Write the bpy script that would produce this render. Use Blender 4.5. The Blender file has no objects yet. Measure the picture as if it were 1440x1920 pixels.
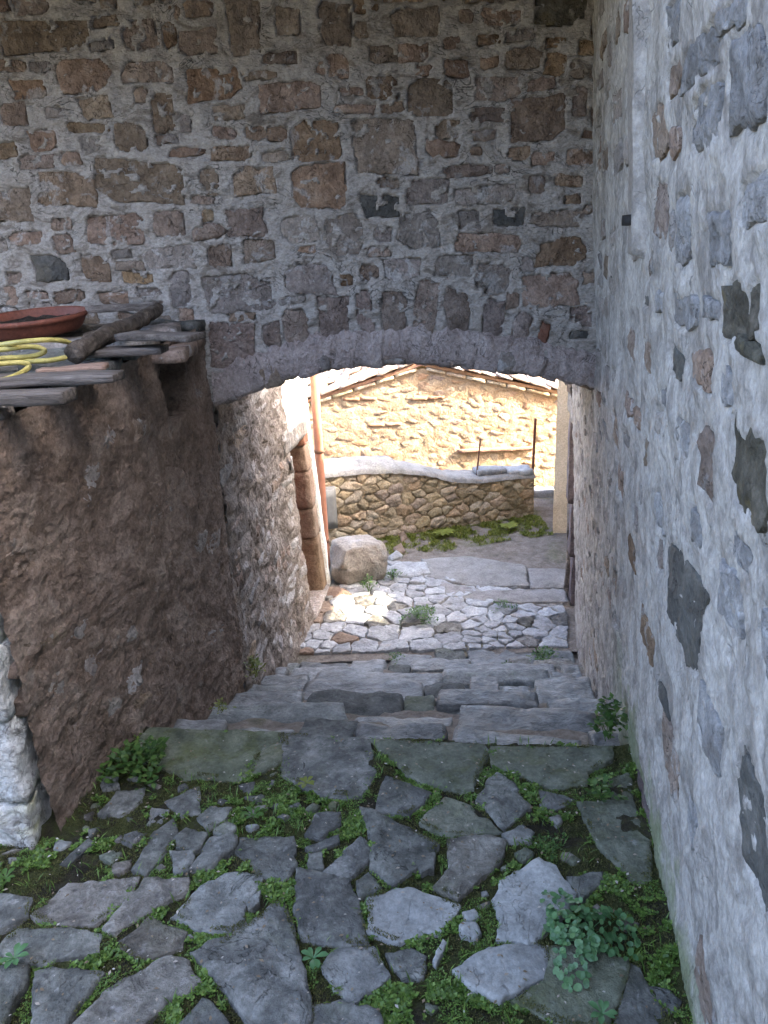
import bpy, math, random
import numpy as np
from mathutils import Matrix, Vector

random.seed(7); rng = np.random.default_rng(7)
scn = bpy.context.scene
COL = scn.collection

# ------------------------------------------------------------------ camera, sky, sun, exposure
PITCH, ROLL, EYE, FPX = math.radians(19), math.radians(2.4), 1.6, 1442.0
CF = np.array([0, math.cos(PITCH), -math.sin(PITCH)])
_r0 = np.array([1.0, 0, 0]); _u0 = np.array([0, math.sin(PITCH), math.cos(PITCH)])
CR = math.cos(ROLL) * _r0 - math.sin(ROLL) * _u0
CU = math.sin(ROLL) * _r0 + math.cos(ROLL) * _u0
CO = np.array([0, 0, EYE])
cd = bpy.data.cameras.new('camera'); cam = bpy.data.objects.new('camera', cd); COL.objects.link(cam)
cd.sensor_fit = 'VERTICAL'; cd.sensor_height = 24.0; cd.lens = 24.0 * FPX / 1920.0
cd.clip_start = 0.05; cd.clip_end = 2000
M = Matrix.Identity(4)
for i in range(3):
    M[i][0] = CR[i]; M[i][1] = CU[i]; M[i][2] = -CF[i]; M[i][3] = CO[i]
cam.matrix_world = M
scn.camera = cam

SUN_EL, SUN_AZ = math.radians(35), math.radians(103)      # azimuth clockwise from +Y
world = bpy.data.worlds.new('World'); scn.world = world; world.use_nodes = True
wn = world.node_tree; bgn = wn.nodes['Background']
sky = wn.nodes.new('ShaderNodeTexSky'); sky.sky_type = 'NISHITA'; sky.sun_disc = False
sky.sun_elevation = SUN_EL; sky.sun_rotation = SUN_AZ; sky.air_density = 0.7; sky.dust_density = 6.0; sky.ozone_density = 0.7
wn.links.new(sky.outputs[0], bgn.inputs[0]); bgn.inputs[1].default_value = 0.15
sd = bpy.data.lights.new('sun', 'SUN'); sd.energy = 2.0; sd.angle = math.radians(0.6); sd.color = (1.0, 0.9, 0.74)
sun = bpy.data.objects.new('sun', sd); COL.objects.link(sun)
SDIR = Vector((math.sin(SUN_AZ) * math.cos(SUN_EL), math.cos(SUN_AZ) * math.cos(SUN_EL), math.sin(SUN_EL)))
sun.rotation_euler = SDIR.to_track_quat('Z', 'Y').to_euler()
sun.location = (6, -2, 8)
scn.view_settings.view_transform = 'Standard'; scn.view_settings.look = 'None'
scn.view_settings.exposure = 4.0; scn.view_settings.gamma = 1.0; scn.view_settings.use_curve_mapping = False
scn.cycles.max_bounces = 8; scn.cycles.diffuse_bounces = 5
scn.cycles.use_denoising = True

# ------------------------------------------------------------------ measuring helpers: a pixel of the 1440x1920 photograph onto a real plane
def ray(px, py): return CF + (px - 720) / FPX * CR + (960 - py) / FPX * CU
def at_y(px, py, Y): d = ray(px, py); return CO + d * (Y / d[1])
def at_z(px, py, Z): d = ray(px, py); return CO + d * ((Z - EYE) / d[2])
def hit(px, py, fn, t0=0.6, t1=9.0):
    d = ray(px, py); a, b = t0, t1; fa = fn(CO + d * a)
    for _ in range(50):
        m = (a + b) / 2; fm = fn(CO + d * m)
        if (fm > 0) == (fa > 0): a = m
        else: b = m
    return CO + d * a

# ------------------------------------------------------------------ noise
_P = rng.permutation(256); _P = np.concatenate([_P, _P, _P])
_G = rng.normal(size=(256, 3)); _G /= np.linalg.norm(_G, axis=1)[:, None]
def perlin(p):
    p = np.asarray(p, float); i = np.floor(p).astype(int); f = p - i; i &= 255
    w = f * f * f * (f * (f * 6 - 15) + 10); out = 0
    for dx in (0, 1):
        for dy in (0, 1):
            for dz in (0, 1):
                h = _P[_P[_P[i[..., 0] + dx] + i[..., 1] + dy] + i[..., 2] + dz]
                g = _G[h]
                n = g[..., 0] * (f[..., 0] - dx) + g[..., 1] * (f[..., 1] - dy) + g[..., 2] * (f[..., 2] - dz)
                wx = w[..., 0] if dx else 1 - w[..., 0]; wy = w[..., 1] if dy else 1 - w[..., 1]; wz = w[..., 2] if dz else 1 - w[..., 2]
                out = out + n * wx * wy * wz
    return out * 1.5
def fbm(p, scale, octv=4, gain=0.5, off=0.0):
    p = np.asarray(p, float) * scale + off; a = 1.0; s = 0
    for k in range(octv):
        s = s + a * perlin(p); p = p * 2.03 + 17.3; a *= gain
    return s
def ridge(p, scale, octv=3, off=0.0):
    p = np.asarray(p, float) * scale + off; a = 1.0; s = 0
    for k in range(octv):
        s = s + a * (1 - np.abs(perlin(p)) * 2); p = p * 2.1 + 9.1; a *= 0.5
    return s

# ------------------------------------------------------------------ mesh helpers
def link_mesh(name, verts, faces, mat, parent=None, smooth=True, centre=True):
    v = np.asarray(verts, float)
    c = v.mean(0) if centre and len(v) else np.zeros(3)
    me = bpy.data.meshes.new(name)
    if isinstance(faces, np.ndarray):
        n, k = faces.shape
        me.vertices.add(len(v)); me.vertices.foreach_set('co', (v - c).ravel())
        me.loops.add(n * k); me.loops.foreach_set('vertex_index', faces.ravel().astype(np.int32))
        me.polygons.add(n); me.polygons.foreach_set('loop_start', np.arange(0, n * k, k, dtype=np.int32))
        me.polygons.foreach_set('loop_total', np.full(n, k, np.int32))
        me.update(calc_edges=True)
    else:
        me.from_pydata((v - c).tolist(), [], faces); me.update()
    if smooth: me.polygons.foreach_set('use_smooth', [True] * len(me.polygons))
    me.materials.append(mat)
    o = bpy.data.objects.new(name, me); COL.objects.link(o)
    pw = np.zeros(3)
    if parent is not None:
        o.parent = parent; q = parent
        while q is not None: pw = pw + np.array(q.location); q = q.parent
    o.location = c - pw
    return o
def tag(o, label=None, cat=None, group=None, kind=None):
    if label: o['label'] = label
    if cat: o['category'] = cat
    if group: o['group'] = group
    if kind: o['kind'] = kind
    return o
def thing(name, label, cat, loc=(0, 0, 0), group=None, kind=None):
    o = bpy.data.objects.new(name, None); COL.objects.link(o); o.location = loc; o.empty_display_size = 0.1
    return tag(o, label, cat, group, kind)
def grid_faces(nu, nv, flip=False):
    a = np.arange(nu * nv).reshape(nu, nv)
    q = np.stack([a[:-1, :-1], a[1:, :-1], a[1:, 1:], a[:-1, 1:]], -1).reshape(-1, 4)
    return q[:, ::-1].copy() if flip else q
def grid_mesh(name, P, mat, parent=None, flip=False, centre=False):
    nu, nv, _ = P.shape
    return link_mesh(name, P.reshape(-1, 3), grid_faces(nu, nv, flip), mat, parent, True, centre)
def block(name, c, size, rot, mat, parent=None, n=(6, 5, 3), amp=0.006, nscale=9.0, rnd=0.25, seed=0.0, tilt=(0, 0), warp=None):
    """a rough-hewn block: a rounded box with uneven faces"""
    nx, ny, nz = n; V = {}; verts = []; faces = []
    def vid(i, j, k):
        if (i, j, k) not in V:
            V[(i, j, k)] = len(verts); verts.append((2 * i / nx - 1, 2 * j / ny - 1, 2 * k / nz - 1))
        return V[(i, j, k)]
    for i in range(nx):
        for j in range(ny):
            faces.append((vid(i, j, 0), vid(i, j + 1, 0), vid(i + 1, j + 1, 0), vid(i + 1, j, 0)))
            faces.append((vid(i, j, nz), vid(i + 1, j, nz), vid(i + 1, j + 1, nz), vid(i, j + 1, nz)))
    for i in range(nx):
        for k in range(nz):
            faces.append((vid(i, 0, k), vid(i + 1, 0, k), vid(i + 1, 0, k + 1), vid(i, 0, k + 1)))
            faces.append((vid(i, ny, k), vid(i, ny, k + 1), vid(i + 1, ny, k + 1), vid(i + 1, ny, k)))
    for j in range(ny):
        for k in range(nz):
            faces.append((vid(0, j, k), vid(0, j, k + 1), vid(0, j + 1, k + 1), vid(0, j + 1, k)))
            faces.append((vid(nx, j, k), vid(nx, j + 1, k), vid(nx, j + 1, k + 1), vid(nx, j, k + 1)))
    v = np.array(verts, float); h = np.array(size) / 2; v = v * h
    if warp is not None: v = warp(v)
    r = rnd * h.min(); q = np.clip(v, -(h - r), h - r); d = v - q
    L = np.linalg.norm(d, axis=1); k = np.maximum(L, 1e-9); v = q + d * np.where(L > r, r / k, 1.0)[:, None]
    nrm = d / k[:, None]; nn = fbm(v, nscale, 3, 0.55, seed * 13.7 + 3.1)
    nr2 = np.where(L[:, None] > 1e-6, nrm, np.sign(v) * 0)
    v = v + nr2 * (nn * amp)[:, None] + np.stack([fbm(v, nscale * .6, 2, .5, seed * 5.1 + s) for s in (1.7, 8.9, 4.4)], 1) * amp * .8
    R = (Matrix.Rotation(rot, 3, 'Z') @ Matrix.Rotation(tilt[0], 3, 'X') @ Matrix.Rotation(tilt[1], 3, 'Y'))
    v = v @ np.array(R).T + np.array(c)
    return link_mesh(name, v, faces, mat, parent, True)
def tube(name, pts, rad, mat, parent=None, seg=10, sub=6, cap=True, radf=None):
    p = np.array(pts, float); out = []
    if sub > 1 and len(p) > 2:
        e = np.vstack([2 * p[0] - p[1], p, 2 * p[-1] - p[-2]])
        for i in range(1, len(e) - 2):
            for t in np.linspace(0, 1, sub, endpoint=False):
                a, b, c_, d = e[i - 1], e[i], e[i + 1], e[i + 2]
                out.append(.5 * (2 * b + (c_ - a) * t + (2 * a - 5 * b + 4 * c_ - d) * t * t + (3 * b - a - 3 * c_ + d) * t ** 3))
        out.append(p[-1]); p = np.array(out)
    n = len(p); T = np.gradient(p, axis=0); T /= np.linalg.norm(T, axis=1)[:, None]
    up = np.array([0, 0, 1.0]) if abs(T[0][2]) < .9 else np.array([0, 1.0, 0]); V = []
    for i in range(n):
        s = np.cross(T[i], up); s /= np.linalg.norm(s); u = np.cross(s, T[i])
        rr = rad if radf is None else radf(i / (n - 1))
        for k in range(seg):
            a = 2 * math.pi * k / seg; V.append(p[i] + rr * (math.cos(a) * s + math.sin(a) * u))
    F = [(i * seg + k, i * seg + (k + 1) % seg, (i + 1) * seg + (k + 1) % seg, (i + 1) * seg + k) for i in range(n - 1) for k in range(seg)]
    if cap: F += [tuple(range(seg))[::-1], tuple((n - 1) * seg + k for k in range(seg))]
    return link_mesh(name, V, F, mat, parent)
def lathe(name, prof, mat, parent=None, c=(0, 0, 0), seg=40, tilt=(0, 0)):
    V = []; n = len(prof)
    for r, z in prof:
        for k in range(seg):
            a = 2 * math.pi * k / seg; V.append((r * math.cos(a), r * math.sin(a), z))
    F = [(i * seg + k, i * seg + (k + 1) % seg, (i + 1) * seg + (k + 1) % seg, (i + 1) * seg + k) for i in range(n - 1) for k in range(seg)]
    R = np.array(Matrix.Rotation(tilt[0], 3, 'X') @ Matrix.Rotation(tilt[1], 3, 'Y'))
    return link_mesh(name, np.array(V) @ R.T + np.array(c), F, mat, parent)
def refine(poly, step):
    out = []; n = len(poly)
    for i in range(n):
        a, b = np.array(poly[i]), np.array(poly[(i + 1) % n]); k = max(1, int(np.linalg.norm(b - a) / step))
        for t in range(k): out.append(a + (b - a) * t / k)
    return np.array(out)
def relief(name, poly, mapf, proud, mat, parent, step=0.025, jag=0.006, rough=0.003, depth=0.04, rings=(1.0, .97, .9, .75, .52, .26), rim=.35, seed=0.0, nsc=14.0, tilt=None, smooth_corner=0, curve=4.0):
    """a stone: outline in a surface's own (u, v) coordinates, ragged edge, domed and uneven face, sides going into the bedding"""
    q = refine(poly, step); n = len(q)
    for _ in range(smooth_corner): q = .25 * np.roll(q, 1, 0) + .5 * q + .25 * np.roll(q, -1, 0)
    c = q.mean(0); d = q - c; L = np.linalg.norm(d, axis=1)[:, None]
    z0 = np.zeros((n, 1)) + seed * 7.7
    q = q + d / np.maximum(L, 1e-6) * (fbm(np.hstack([q, z0]), 20, 2, .6) * jag * 1.5 + fbm(np.hstack([q, z0 + 5]), 75, 2, .6) * jag * .8)[:, None]
    V = []; tl = tilt if tilt is not None else (random.uniform(-.03, .03), random.uniform(-.03, .03))
    def put(uv, off): V.append(np.hstack([uv, off[:, None]]))
    put(c + (q - c) * 1.0, np.full(n, -depth))
    for r in rings:
        uv = c + (q - c) * r
        h = proud * (rim + (1 - rim) * (1 - r ** curve))
        h = h + fbm(np.hstack([uv, z0]), nsc, 4, .55) * rough * (0.6 if r > .98 else 1) + (uv - c) @ np.array(tl)
        put(uv, h)
    m = len(rings) + 1
    hc = proud + fbm(np.hstack([c[None], z0[:1]]), nsc, 4, .55) * rough
    A = np.vstack(V + [np.hstack([c[None], hc[:, None]])])
    F = []
    for i in range(m - 1):
        for k in range(n):
            k2 = (k + 1) % n; F.append((i * n + k, i * n + k2, (i + 1) * n + k2, (i + 1) * n + k))
    F += [((m - 1) * n + k, (m - 1) * n + (k + 1) % n, m * n) for k in range(n)]
    W = mapf(A[:, 0], A[:, 1], A[:, 2])
    # orientation: outward along +offset
    a = W[F[-1][0]]; b = W[F[-1][1]]; cc = W[F[-1][2]]
    nrm = np.cross(b - a, cc - a); out = mapf(A[-1:, 0], A[-1:, 1], A[-1:, 2] + .01)[0] - W[-1]
    if nrm @ out < 0: F = [f[::-1] for f in F]
    return link_mesh(name, W, F, mat, parent)
def carve(obj, U, V, O, polys, mapf, depth=.016, keep=.30):
    pu, pv = U.ravel(), V.ravel(); m_ = np.zeros(len(pu), bool); order = np.argsort(pu); su = pu[order]
    for q in polys:
        q = np.array(q); i0, i1 = np.searchsorted(su, q[:, 0].min()), np.searchsorted(su, q[:, 0].max()); idx = order[i0:i1]
        idx = idx[(pv[idx] > q[:, 1].min()) & (pv[idx] < q[:, 1].max())]
        if len(idx): m_[idx] |= inside(np.stack([pu[idx], pv[idx]], 1), q)
    m_ &= fbm(np.stack([pu, pv, 0 * pu], -1), 16, 3, .6, 61) < keep
    o2 = np.where(m_, -depth, O.ravel()); W = mapf(pu, pv, o2).reshape(-1, 3)
    obj.data.vertices.foreach_set('co', W.ravel()); obj.data.update()
def round_rect(cx, cy, w, h, rot=0.0, e=3.2, n=20, wob=.10, seed=0.0):
    """a rough quarry-faced outline: four uneven corners, some knocked off, bent edges"""
    J = lambda a: random.uniform(-a, a)
    cs = [(-.5 + J(.07), -.5 + J(.09)), (.5 + J(.07), -.5 + J(.09)), (.5 + J(.07), .5 + J(.09)), (-.5 + J(.07), .5 + J(.09))]; out = []
    for i in range(4):
        a, b, p = cs[i], cs[(i + 1) % 4], cs[i - 1]
        if random.random() < .45:
            f, g_ = random.uniform(.1, .32), random.uniform(.1, .32)
            out += [(a[0] + (p[0] - a[0]) * f, a[1] + (p[1] - a[1]) * f), (a[0] + (b[0] - a[0]) * g_, a[1] + (b[1] - a[1]) * g_)]
        else: out.append(a)
        for t in ((.35, .68) if random.random() < .5 else (.5,)):
            out.append((a[0] + (b[0] - a[0]) * t + J(.045), a[1] + (b[1] - a[1]) * t + J(.055)))
    res = []
    for x, y in out:
        x, y = x * w, y * h; res.append((cx + x * math.cos(rot) - y * math.sin(rot), cy + x * math.sin(rot) + y * math.cos(rot)))
    return res
def clip_poly(poly, n, d):
    out = []
    for i in range(len(poly)):
        a, b = poly[i], poly[(i + 1) % len(poly)]; da, db = a @ n - d, b @ n - d
        if da <= 0: out.append(a)
        if (da < 0 < db) or (db < 0 < da): out.append(a + (b - a) * da / (da - db))
    return out
def cells(pts, boundary, gap):
    pts = np.array(pts); res = []
    for i, p in enumerate(pts):
        poly = [np.array(b, float) for b in boundary]
        order = np.argsort(((pts - p) ** 2).sum(1))[1:26]
        for j in order:
            n = pts[j] - p; L = np.linalg.norm(n); n = n / L
            poly = clip_poly(poly, n, p @ n + L / 2 - gap / 2 * random.uniform(.5, 1.5))
            if len(poly) < 3: break
        res.append(np.array(poly) if len(poly) >= 3 else None)
    return res
def inside(P, poly):
    x, y = P[:, 0], P[:, 1]; r = np.zeros(len(P), bool); n = len(poly)
    for i in range(n):
        x1, y1 = poly[i]; x2, y2 = poly[(i + 1) % n]
        if y1 == y2: continue
        c = ((y1 > y) != (y2 > y)) & (x < (x2 - x1) * (y - y1) / (y2 - y1) + x1); r ^= c
    return r

# ------------------------------------------------------------------ materials
def mat(name, ramp, scale=6.0, detail=8.0, rough=.9, vary=0.25, hue=0.02, sat=0.15, stains=(), bumps=((60, .25, .004),), stretch=(1, 1, 1), distort=.4, cracks=None, spec=.3, grain=.34, gscale=70, algae=None):
    m = bpy.data.materials.new(name); m.use_nodes = True; nt = m.node_tree; N, Lk = nt.nodes, nt.links
    b = N['Principled BSDF']; b.inputs['Roughness'].default_value = rough; b.inputs['Specular IOR Level'].default_value = spec
    tc = N.new('ShaderNodeTexCoord'); oi = N.new('ShaderNodeObjectInfo')
    mul = N.new('ShaderNodeMath'); mul.operation = 'MULTIPLY'; mul.inputs[1].default_value = 37.0; Lk.new(oi.outputs['Random'], mul.inputs[0])
    add = N.new('ShaderNodeVectorMath'); add.operation = 'ADD'; Lk.new(tc.outputs['Object'], add.inputs[0]); Lk.new(mul.outputs[0], add.inputs[1])
    mp = N.new('ShaderNodeMapping'); mp.inputs['Scale'].default_value = stretch; Lk.new(add.outputs[0], mp.inputs[0]); co = mp.outputs[0]
    def noise(sc, det=8.0, ro=.6, dist=0.0):
        t = N.new('ShaderNodeTexNoise'); t.inputs['Scale'].default_value = sc; t.inputs['Detail'].default_value = det
        t.inputs['Roughness'].default_value = ro; t.inputs['Distortion'].default_value = dist; Lk.new(co, t.inputs['Vector']); return t.outputs['Fac']
    r = N.new('ShaderNodeValToRGB'); el = r.color_ramp.elements
    while len(el) < len(ramp): el.new(.5)
    for e, (p, c) in zip(el, ramp): e.position = p; e.color = (*c, 1)
    Lk.new(noise(scale, detail, .65, distort), r.inputs[0]); colr = r.outputs[0]
    for (sc, lo, hi, c, amt) in stains:
        mr = N.new('ShaderNodeMapRange'); mr.inputs[1].default_value = lo; mr.inputs[2].default_value = hi; mr.inputs[4].default_value = amt
        Lk.new(noise(sc, 7, .62, .6), mr.inputs[0])
        mx = N.new('ShaderNodeMix'); mx.data_type = 'RGBA'; mx.inputs['B'].default_value = (*c, 1)
        Lk.new(mr.outputs[0], mx.inputs['Factor']); Lk.new(colr, mx.inputs['A']); colr = mx.outputs['Result']
    crk = None
    if cracks:
        csc, wdt, ccol, camt = cracks
        nn = noise(csc, 4, .55, 1.2)
        s1 = N.new('ShaderNodeMath'); s1.operation = 'SUBTRACT'; s1.inputs[1].default_value = .5; Lk.new(nn, s1.inputs[0])
        s2 = N.new('ShaderNodeMath'); s2.operation = 'ABSOLUTE'; Lk.new(s1.outputs[0], s2.inputs[0])
        mr = N.new('ShaderNodeMapRange'); mr.inputs[1].default_value = 0; mr.inputs[2].default_value = wdt; mr.inputs[3].default_value = camt; mr.inputs[4].default_value = 0
        Lk.new(s2.outputs[0], mr.inputs[0])
        msk = N.new('ShaderNodeMapRange'); msk.inputs[1].default_value = .47; msk.inputs[2].default_value = .6; Lk.new(noise(csc * .7, 2), msk.inputs[0])
        mm = N.new('ShaderNodeMath'); mm.operation = 'MULTIPLY'; Lk.new(mr.outputs[0], mm.inputs[0]); Lk.new(msk.outputs[0], mm.inputs[1])
        mx = N.new('ShaderNodeMix'); mx.data_type = 'RGBA'; mx.inputs['B'].default_value = (*ccol, 1)
        Lk.new(mm.outputs[0], mx.inputs['Factor']); Lk.new(colr, mx.inputs['A']); colr = mx.outputs['Result']; crk = mm.outputs[0]
    if vary or hue or sat:
        hs = N.new('ShaderNodeHueSaturation')
        def rnd(k, lo, hi):
            a = N.new('ShaderNodeMath'); a.operation = 'MULTIPLY'; a.inputs[1].default_value = k; Lk.new(oi.outputs['Random'], a.inputs[0])
            f = N.new('ShaderNodeMath'); f.operation = 'FRACT'; Lk.new(a.outputs[0], f.inputs[0])
            g = N.new('ShaderNodeMapRange'); g.inputs[3].default_value = lo; g.inputs[4].default_value = hi; Lk.new(f.outputs[0], g.inputs[0]); return g.outputs[0]
        Lk.new(rnd(1.0, 1 - vary, 1 + vary), hs.inputs['Value']); Lk.new(rnd(7.3, .5 - hue, .5 + hue), hs.inputs['Hue']); Lk.new(rnd(13.7, 1 - sat, 1 + sat), hs.inputs['Saturation'])
        Lk.new(colr, hs.inputs['Color']); colr = hs.outputs[0]
    if algae:
        sp = N.new('ShaderNodeSeparateXYZ'); Lk.new(tc.outputs['Object'], sp.inputs[0])
        ml = N.new('ShaderNodeMath'); ml.operation = 'MULTIPLY_ADD'; ml.inputs[1].default_value = -1.0; Lk.new(sp.outputs['Z'], ml.inputs[0])
        an = N.new('ShaderNodeMapRange'); an.inputs[1].default_value = .25; an.inputs[2].default_value = .75; an.inputs[3].default_value = -.12; an.inputs[4].default_value = algae[1]; Lk.new(noise(5, 6, .65, .5), an.inputs[0]); Lk.new(an.outputs[0], ml.inputs[2])
        am = N.new('ShaderNodeMapRange'); am.inputs[1].default_value = -.06; am.inputs[2].default_value = .10; am.inputs[4].default_value = .8; Lk.new(ml.outputs[0], am.inputs[0])
        ay = N.new('ShaderNodeMapRange'); ay.inputs[1].default_value = 2.7; ay.inputs[2].default_value = 2.2; Lk.new(sp.outputs['Y'], ay.inputs[0])
        aa = N.new('ShaderNodeMath'); aa.operation = 'MULTIPLY'; Lk.new(am.outputs[0], aa.inputs[0]); Lk.new(ay.outputs[0], aa.inputs[1])
        mx = N.new('ShaderNodeMix'); mx.data_type = 'RGBA'; mx.inputs['B'].default_value = (*algae[0], 1); Lk.new(aa.outputs[0], mx.inputs['Factor']); Lk.new(colr, mx.inputs['A']); colr = mx.outputs['Result']
    if grain:
        g1 = N.new('ShaderNodeMapRange'); g1.inputs[1].default_value = .28; g1.inputs[2].default_value = .72; g1.inputs[3].default_value = 1 - grain; g1.inputs[4].default_value = 1 + grain
        Lk.new(noise(gscale, 5, .75), g1.inputs[0])
        gm = N.new('ShaderNodeVectorMath'); gm.operation = 'SCALE'; Lk.new(colr, gm.inputs[0]); Lk.new(g1.outputs[0], gm.inputs['Scale']); colr = gm.outputs[0]
    Lk.new(colr, b.inputs['Base Color'])
    prev = None
    for (sc, st, ds) in bumps:
        bp = N.new('ShaderNodeBump'); bp.inputs['Strength'].default_value = min(1, st * 1.5); bp.inputs['Distance'].default_value = ds * 2.0
        Lk.new(noise(sc, 8, .62, .3), bp.inputs['Height'])
        if prev is not None: Lk.new(prev, bp.inputs['Normal'])
        prev = bp.outputs[0]
    if crk is not None:
        bp = N.new('ShaderNodeBump'); bp.invert = True; bp.inputs['Strength'].default_value = .8; bp.inputs['Distance'].default_value = .006
        Lk.new(crk, bp.inputs['Height'])
        if prev is not None: Lk.new(prev, bp.inputs['Normal'])
        prev = bp.outputs[0]
    if prev is not None: Lk.new(prev, b.inputs['Normal'])
    return m
def leaf_mat(name, c1, c2, c3, rough=.5, trans=.25):
    m = bpy.data.materials.new(name); m.use_nodes = True; nt = m.node_tree; N, Lk = nt.nodes, nt.links; b = N['Principled BSDF']
    g = N.new('ShaderNodeNewGeometry'); r = N.new('ShaderNodeValToRGB'); el = r.color_ramp.elements; el.new(.5)
    for e, (p, c) in zip(el, ((0, c1), (.55, c2), (1, c3))): e.position = p; e.color = (*c, 1)
    Lk.new(g.outputs['Random Per Island'], r.inputs[0]); Lk.new(r.outputs[0], b.inputs['Base Color'])
    b.inputs['Roughness'].default_value = rough
    t = N.new('ShaderNodeBsdfTranslucent'); Lk.new(r.outputs[0], t.inputs[0]); mx = N.new('ShaderNodeMixShader'); mx.inputs[0].default_value = trans
    Lk.new(b.outputs[0], mx.inputs[1]); Lk.new(t.outputs[0], mx.inputs[2]); Lk.new(mx.outputs[0], N['Material Output'].inputs[0])
    return m
def plain(name, c, rough=.5, metal=0.0, sc=20, var=.12, bump=.05):
    lo = tuple(x * (1 - var) for x in c); hi = tuple(min(1, x * (1 + var)) for x in c)
    m = mat(name, [(.3, lo), (.7, hi)], sc, 6, rough, vary=0, hue=0, sat=0, bumps=((sc * 4, bump, .003),), grain=.06)
    m.node_tree.nodes['Principled BSDF'].inputs['Metallic'].default_value = metal
    return m

MORTAR = mat('grey_mortar', [(.26, (.15, .134, .114)), (.39, (.225, .205, .178)), (.45, (.345, .328, .30)), (.75, (.43, .412, .382))], 7, 6, .92, 0, 0, 0,
             stains=((3.0, .52, .75, (.22, .19, .15), .55), (26, .60, .72, (.16, .15, .13), .6)), bumps=((9, .5, .02), (45, .4, .006), (160, .3, .002)), stretch=(1, 1, 1.7), distort=1.4, cracks=(7, .012, (.05, .045, .04), .85))
MORTAR_W = mat('pale_mortar', [(.27, (.16, .148, .132)), (.41, (.255, .24, .22)), (.53, (.375, .358, .33)), (.76, (.48, .46, .425))], 8, 6, .9, 0, 0, 0,
             stains=((20, .60, .74, (.24, .23, .21), .55), (2.2, .56, .8, (.40, .385, .35), .5)), bumps=((8, .5, .02), (40, .4, .006), (150, .25, .002)), stretch=(1, 1, .7), distort=1.2, cracks=(5, .006, (.16, .155, .15), .6), algae=((.17, .20, .10), .42))
PLASTER_BR = mat('brown_render', [(.28, (.12, .086, .064)), (.45, (.225, .168, .130)), (.58, (.305, .238, .19)), (.78, (.40, .33, .27))], 7, 9, .95, 0, 0, 0,
             stains=((16, .58, .70, (.07, .05, .038), .7), (2.4, .55, .75, (.15, .098, .07), .7), (9, .62, .72, (.30, .28, .25), .5)), bumps=((12, .6, .03), (40, .6, .012), (130, .5, .004)), distort=.8)
RUBBLE_GR = mat('passage_mortar', [(.28, (.10, .08, .066)), (.45, (.20, .165, .135)), (.58, (.32, .275, .235)), (.78, (.42, .375, .33))], 7, 9, .95, 0, 0, 0,
             stains=((16, .58, .70, (.09, .07, .055), .6),), bumps=((14, .6, .03), (45, .6, .01), (130, .4, .004)), distort=.8)
BROWN = mat('brown_sandstone', [(.3, (.135, .102, .078)), (.5, (.245, .188, .145)), (.72, (.35, .285, .23))], 14, 9, .93, .28, .012, .2,
             stains=((7, .57, .72, (.11, .085, .068), .5), (30, .6, .7, (.34, .29, .24), .4), (11, .57, .62, (.36, .35, .335), .75)), bumps=((22, .6, .015), (90, .5, .005)), cracks=(16, .015, (.03, .022, .018), .8))
OCHRE = mat('ochre_sandstone', [(.3, (.14, .098, .066)), (.5, (.24, .174, .122)), (.72, (.34, .27, .20))], 14, 9, .93, .25, .01, .2,
             stains=((7, .58, .72, (.15, .11, .08), .5), (11, .58, .63, (.36, .35, .335), .7)), bumps=((22, .6, .015), (90, .5, .005)), cracks=(16, .015, (.04, .025, .018), .8))
GREY = mat('grey_limestone', [(.3, (.15, .132, .118)), (.5, (.245, .218, .195)), (.72, (.35, .315, .285))], 12, 9, .92, .22, .012, .2,
             stains=((8, .56, .72, (.20, .15, .115), .5), (34, .6, .7, (.42, .40, .38), .4), (11, .56, .61, (.38, .375, .36), .75)), bumps=((22, .6, .015), (90, .5, .005)), cracks=(14, .012, (.04, .035, .03), .8))
PALEST = mat('pale_rubble_stone', [(.3, (.22, .20, .18)), (.5, (.31, .285, .26)), (.72, (.40, .375, .35))], 12, 9, .92, .2, .015, .25,
             stains=((8, .56, .72, (.24, .19, .15), .5),), bumps=((22, .6, .015), (90, .5, .005)), cracks=(14, .012, (.06, .05, .045), .8))
PALEGREY = mat('limed_grey_stone', [(.3, (.17, .168, .165)), (.48, (.26, .258, .255)), (.72, (.37, .37, .368))], 10, 9, .92, .18, .012, .2,
             stains=((9, .52, .66, (.42, .42, .415), .75), (8, .58, .72, (.17, .14, .11), .4)), bumps=((22, .6, .015), (90, .5, .005)), cracks=(14, .012, (.07, .065, .06), .6))
VOUS = mat('voussoir_stone', [(.3, (.15, .118, .10)), (.5, (.255, .208, .18)), (.72, (.36, .31, .275))], 14, 9, .93, .14, .01, .15, stains=((26, .60, .7, (.42, .39, .36), .5),), bumps=((22, .7, .018), (90, .6, .006)), cracks=(14, .014, (.05, .04, .035), .85))
SLATE = mat('dark_slate', [(.3, (.045, .047, .045)), (.5, (.085, .085, .078)), (.75, (.15, .145, .13))], 9, 9, .75, .2, .01, .15, stains=((5, .55, .7, (.12, .10, .06), .5),), bumps=((20, .5, .01), (90, .4, .004)), cracks=(10, .012, (.02, .02, .02), .7))
DARKOL = mat('dark_lichen_stone', [(.3, (.05, .048, .038)), (.5, (.12, .112, .085)), (.75, (.24, .22, .18))], 16, 9, .9, .15, .01, .1, stains=((10, .58, .68, (.20, .155, .06), .6),), bumps=((22, .7, .02), (90, .5, .005)))
REDBRICK = mat('red_brick', [(.3, (.12, .055, .04)), (.6, (.20, .095, .068)), (.8, (.27, .16, .12))], 18, 8, .9, .2, .01, .15, stains=((9, .56, .7, (.22, .19, .16), .5),), bumps=((40, .5, .006),))
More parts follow.
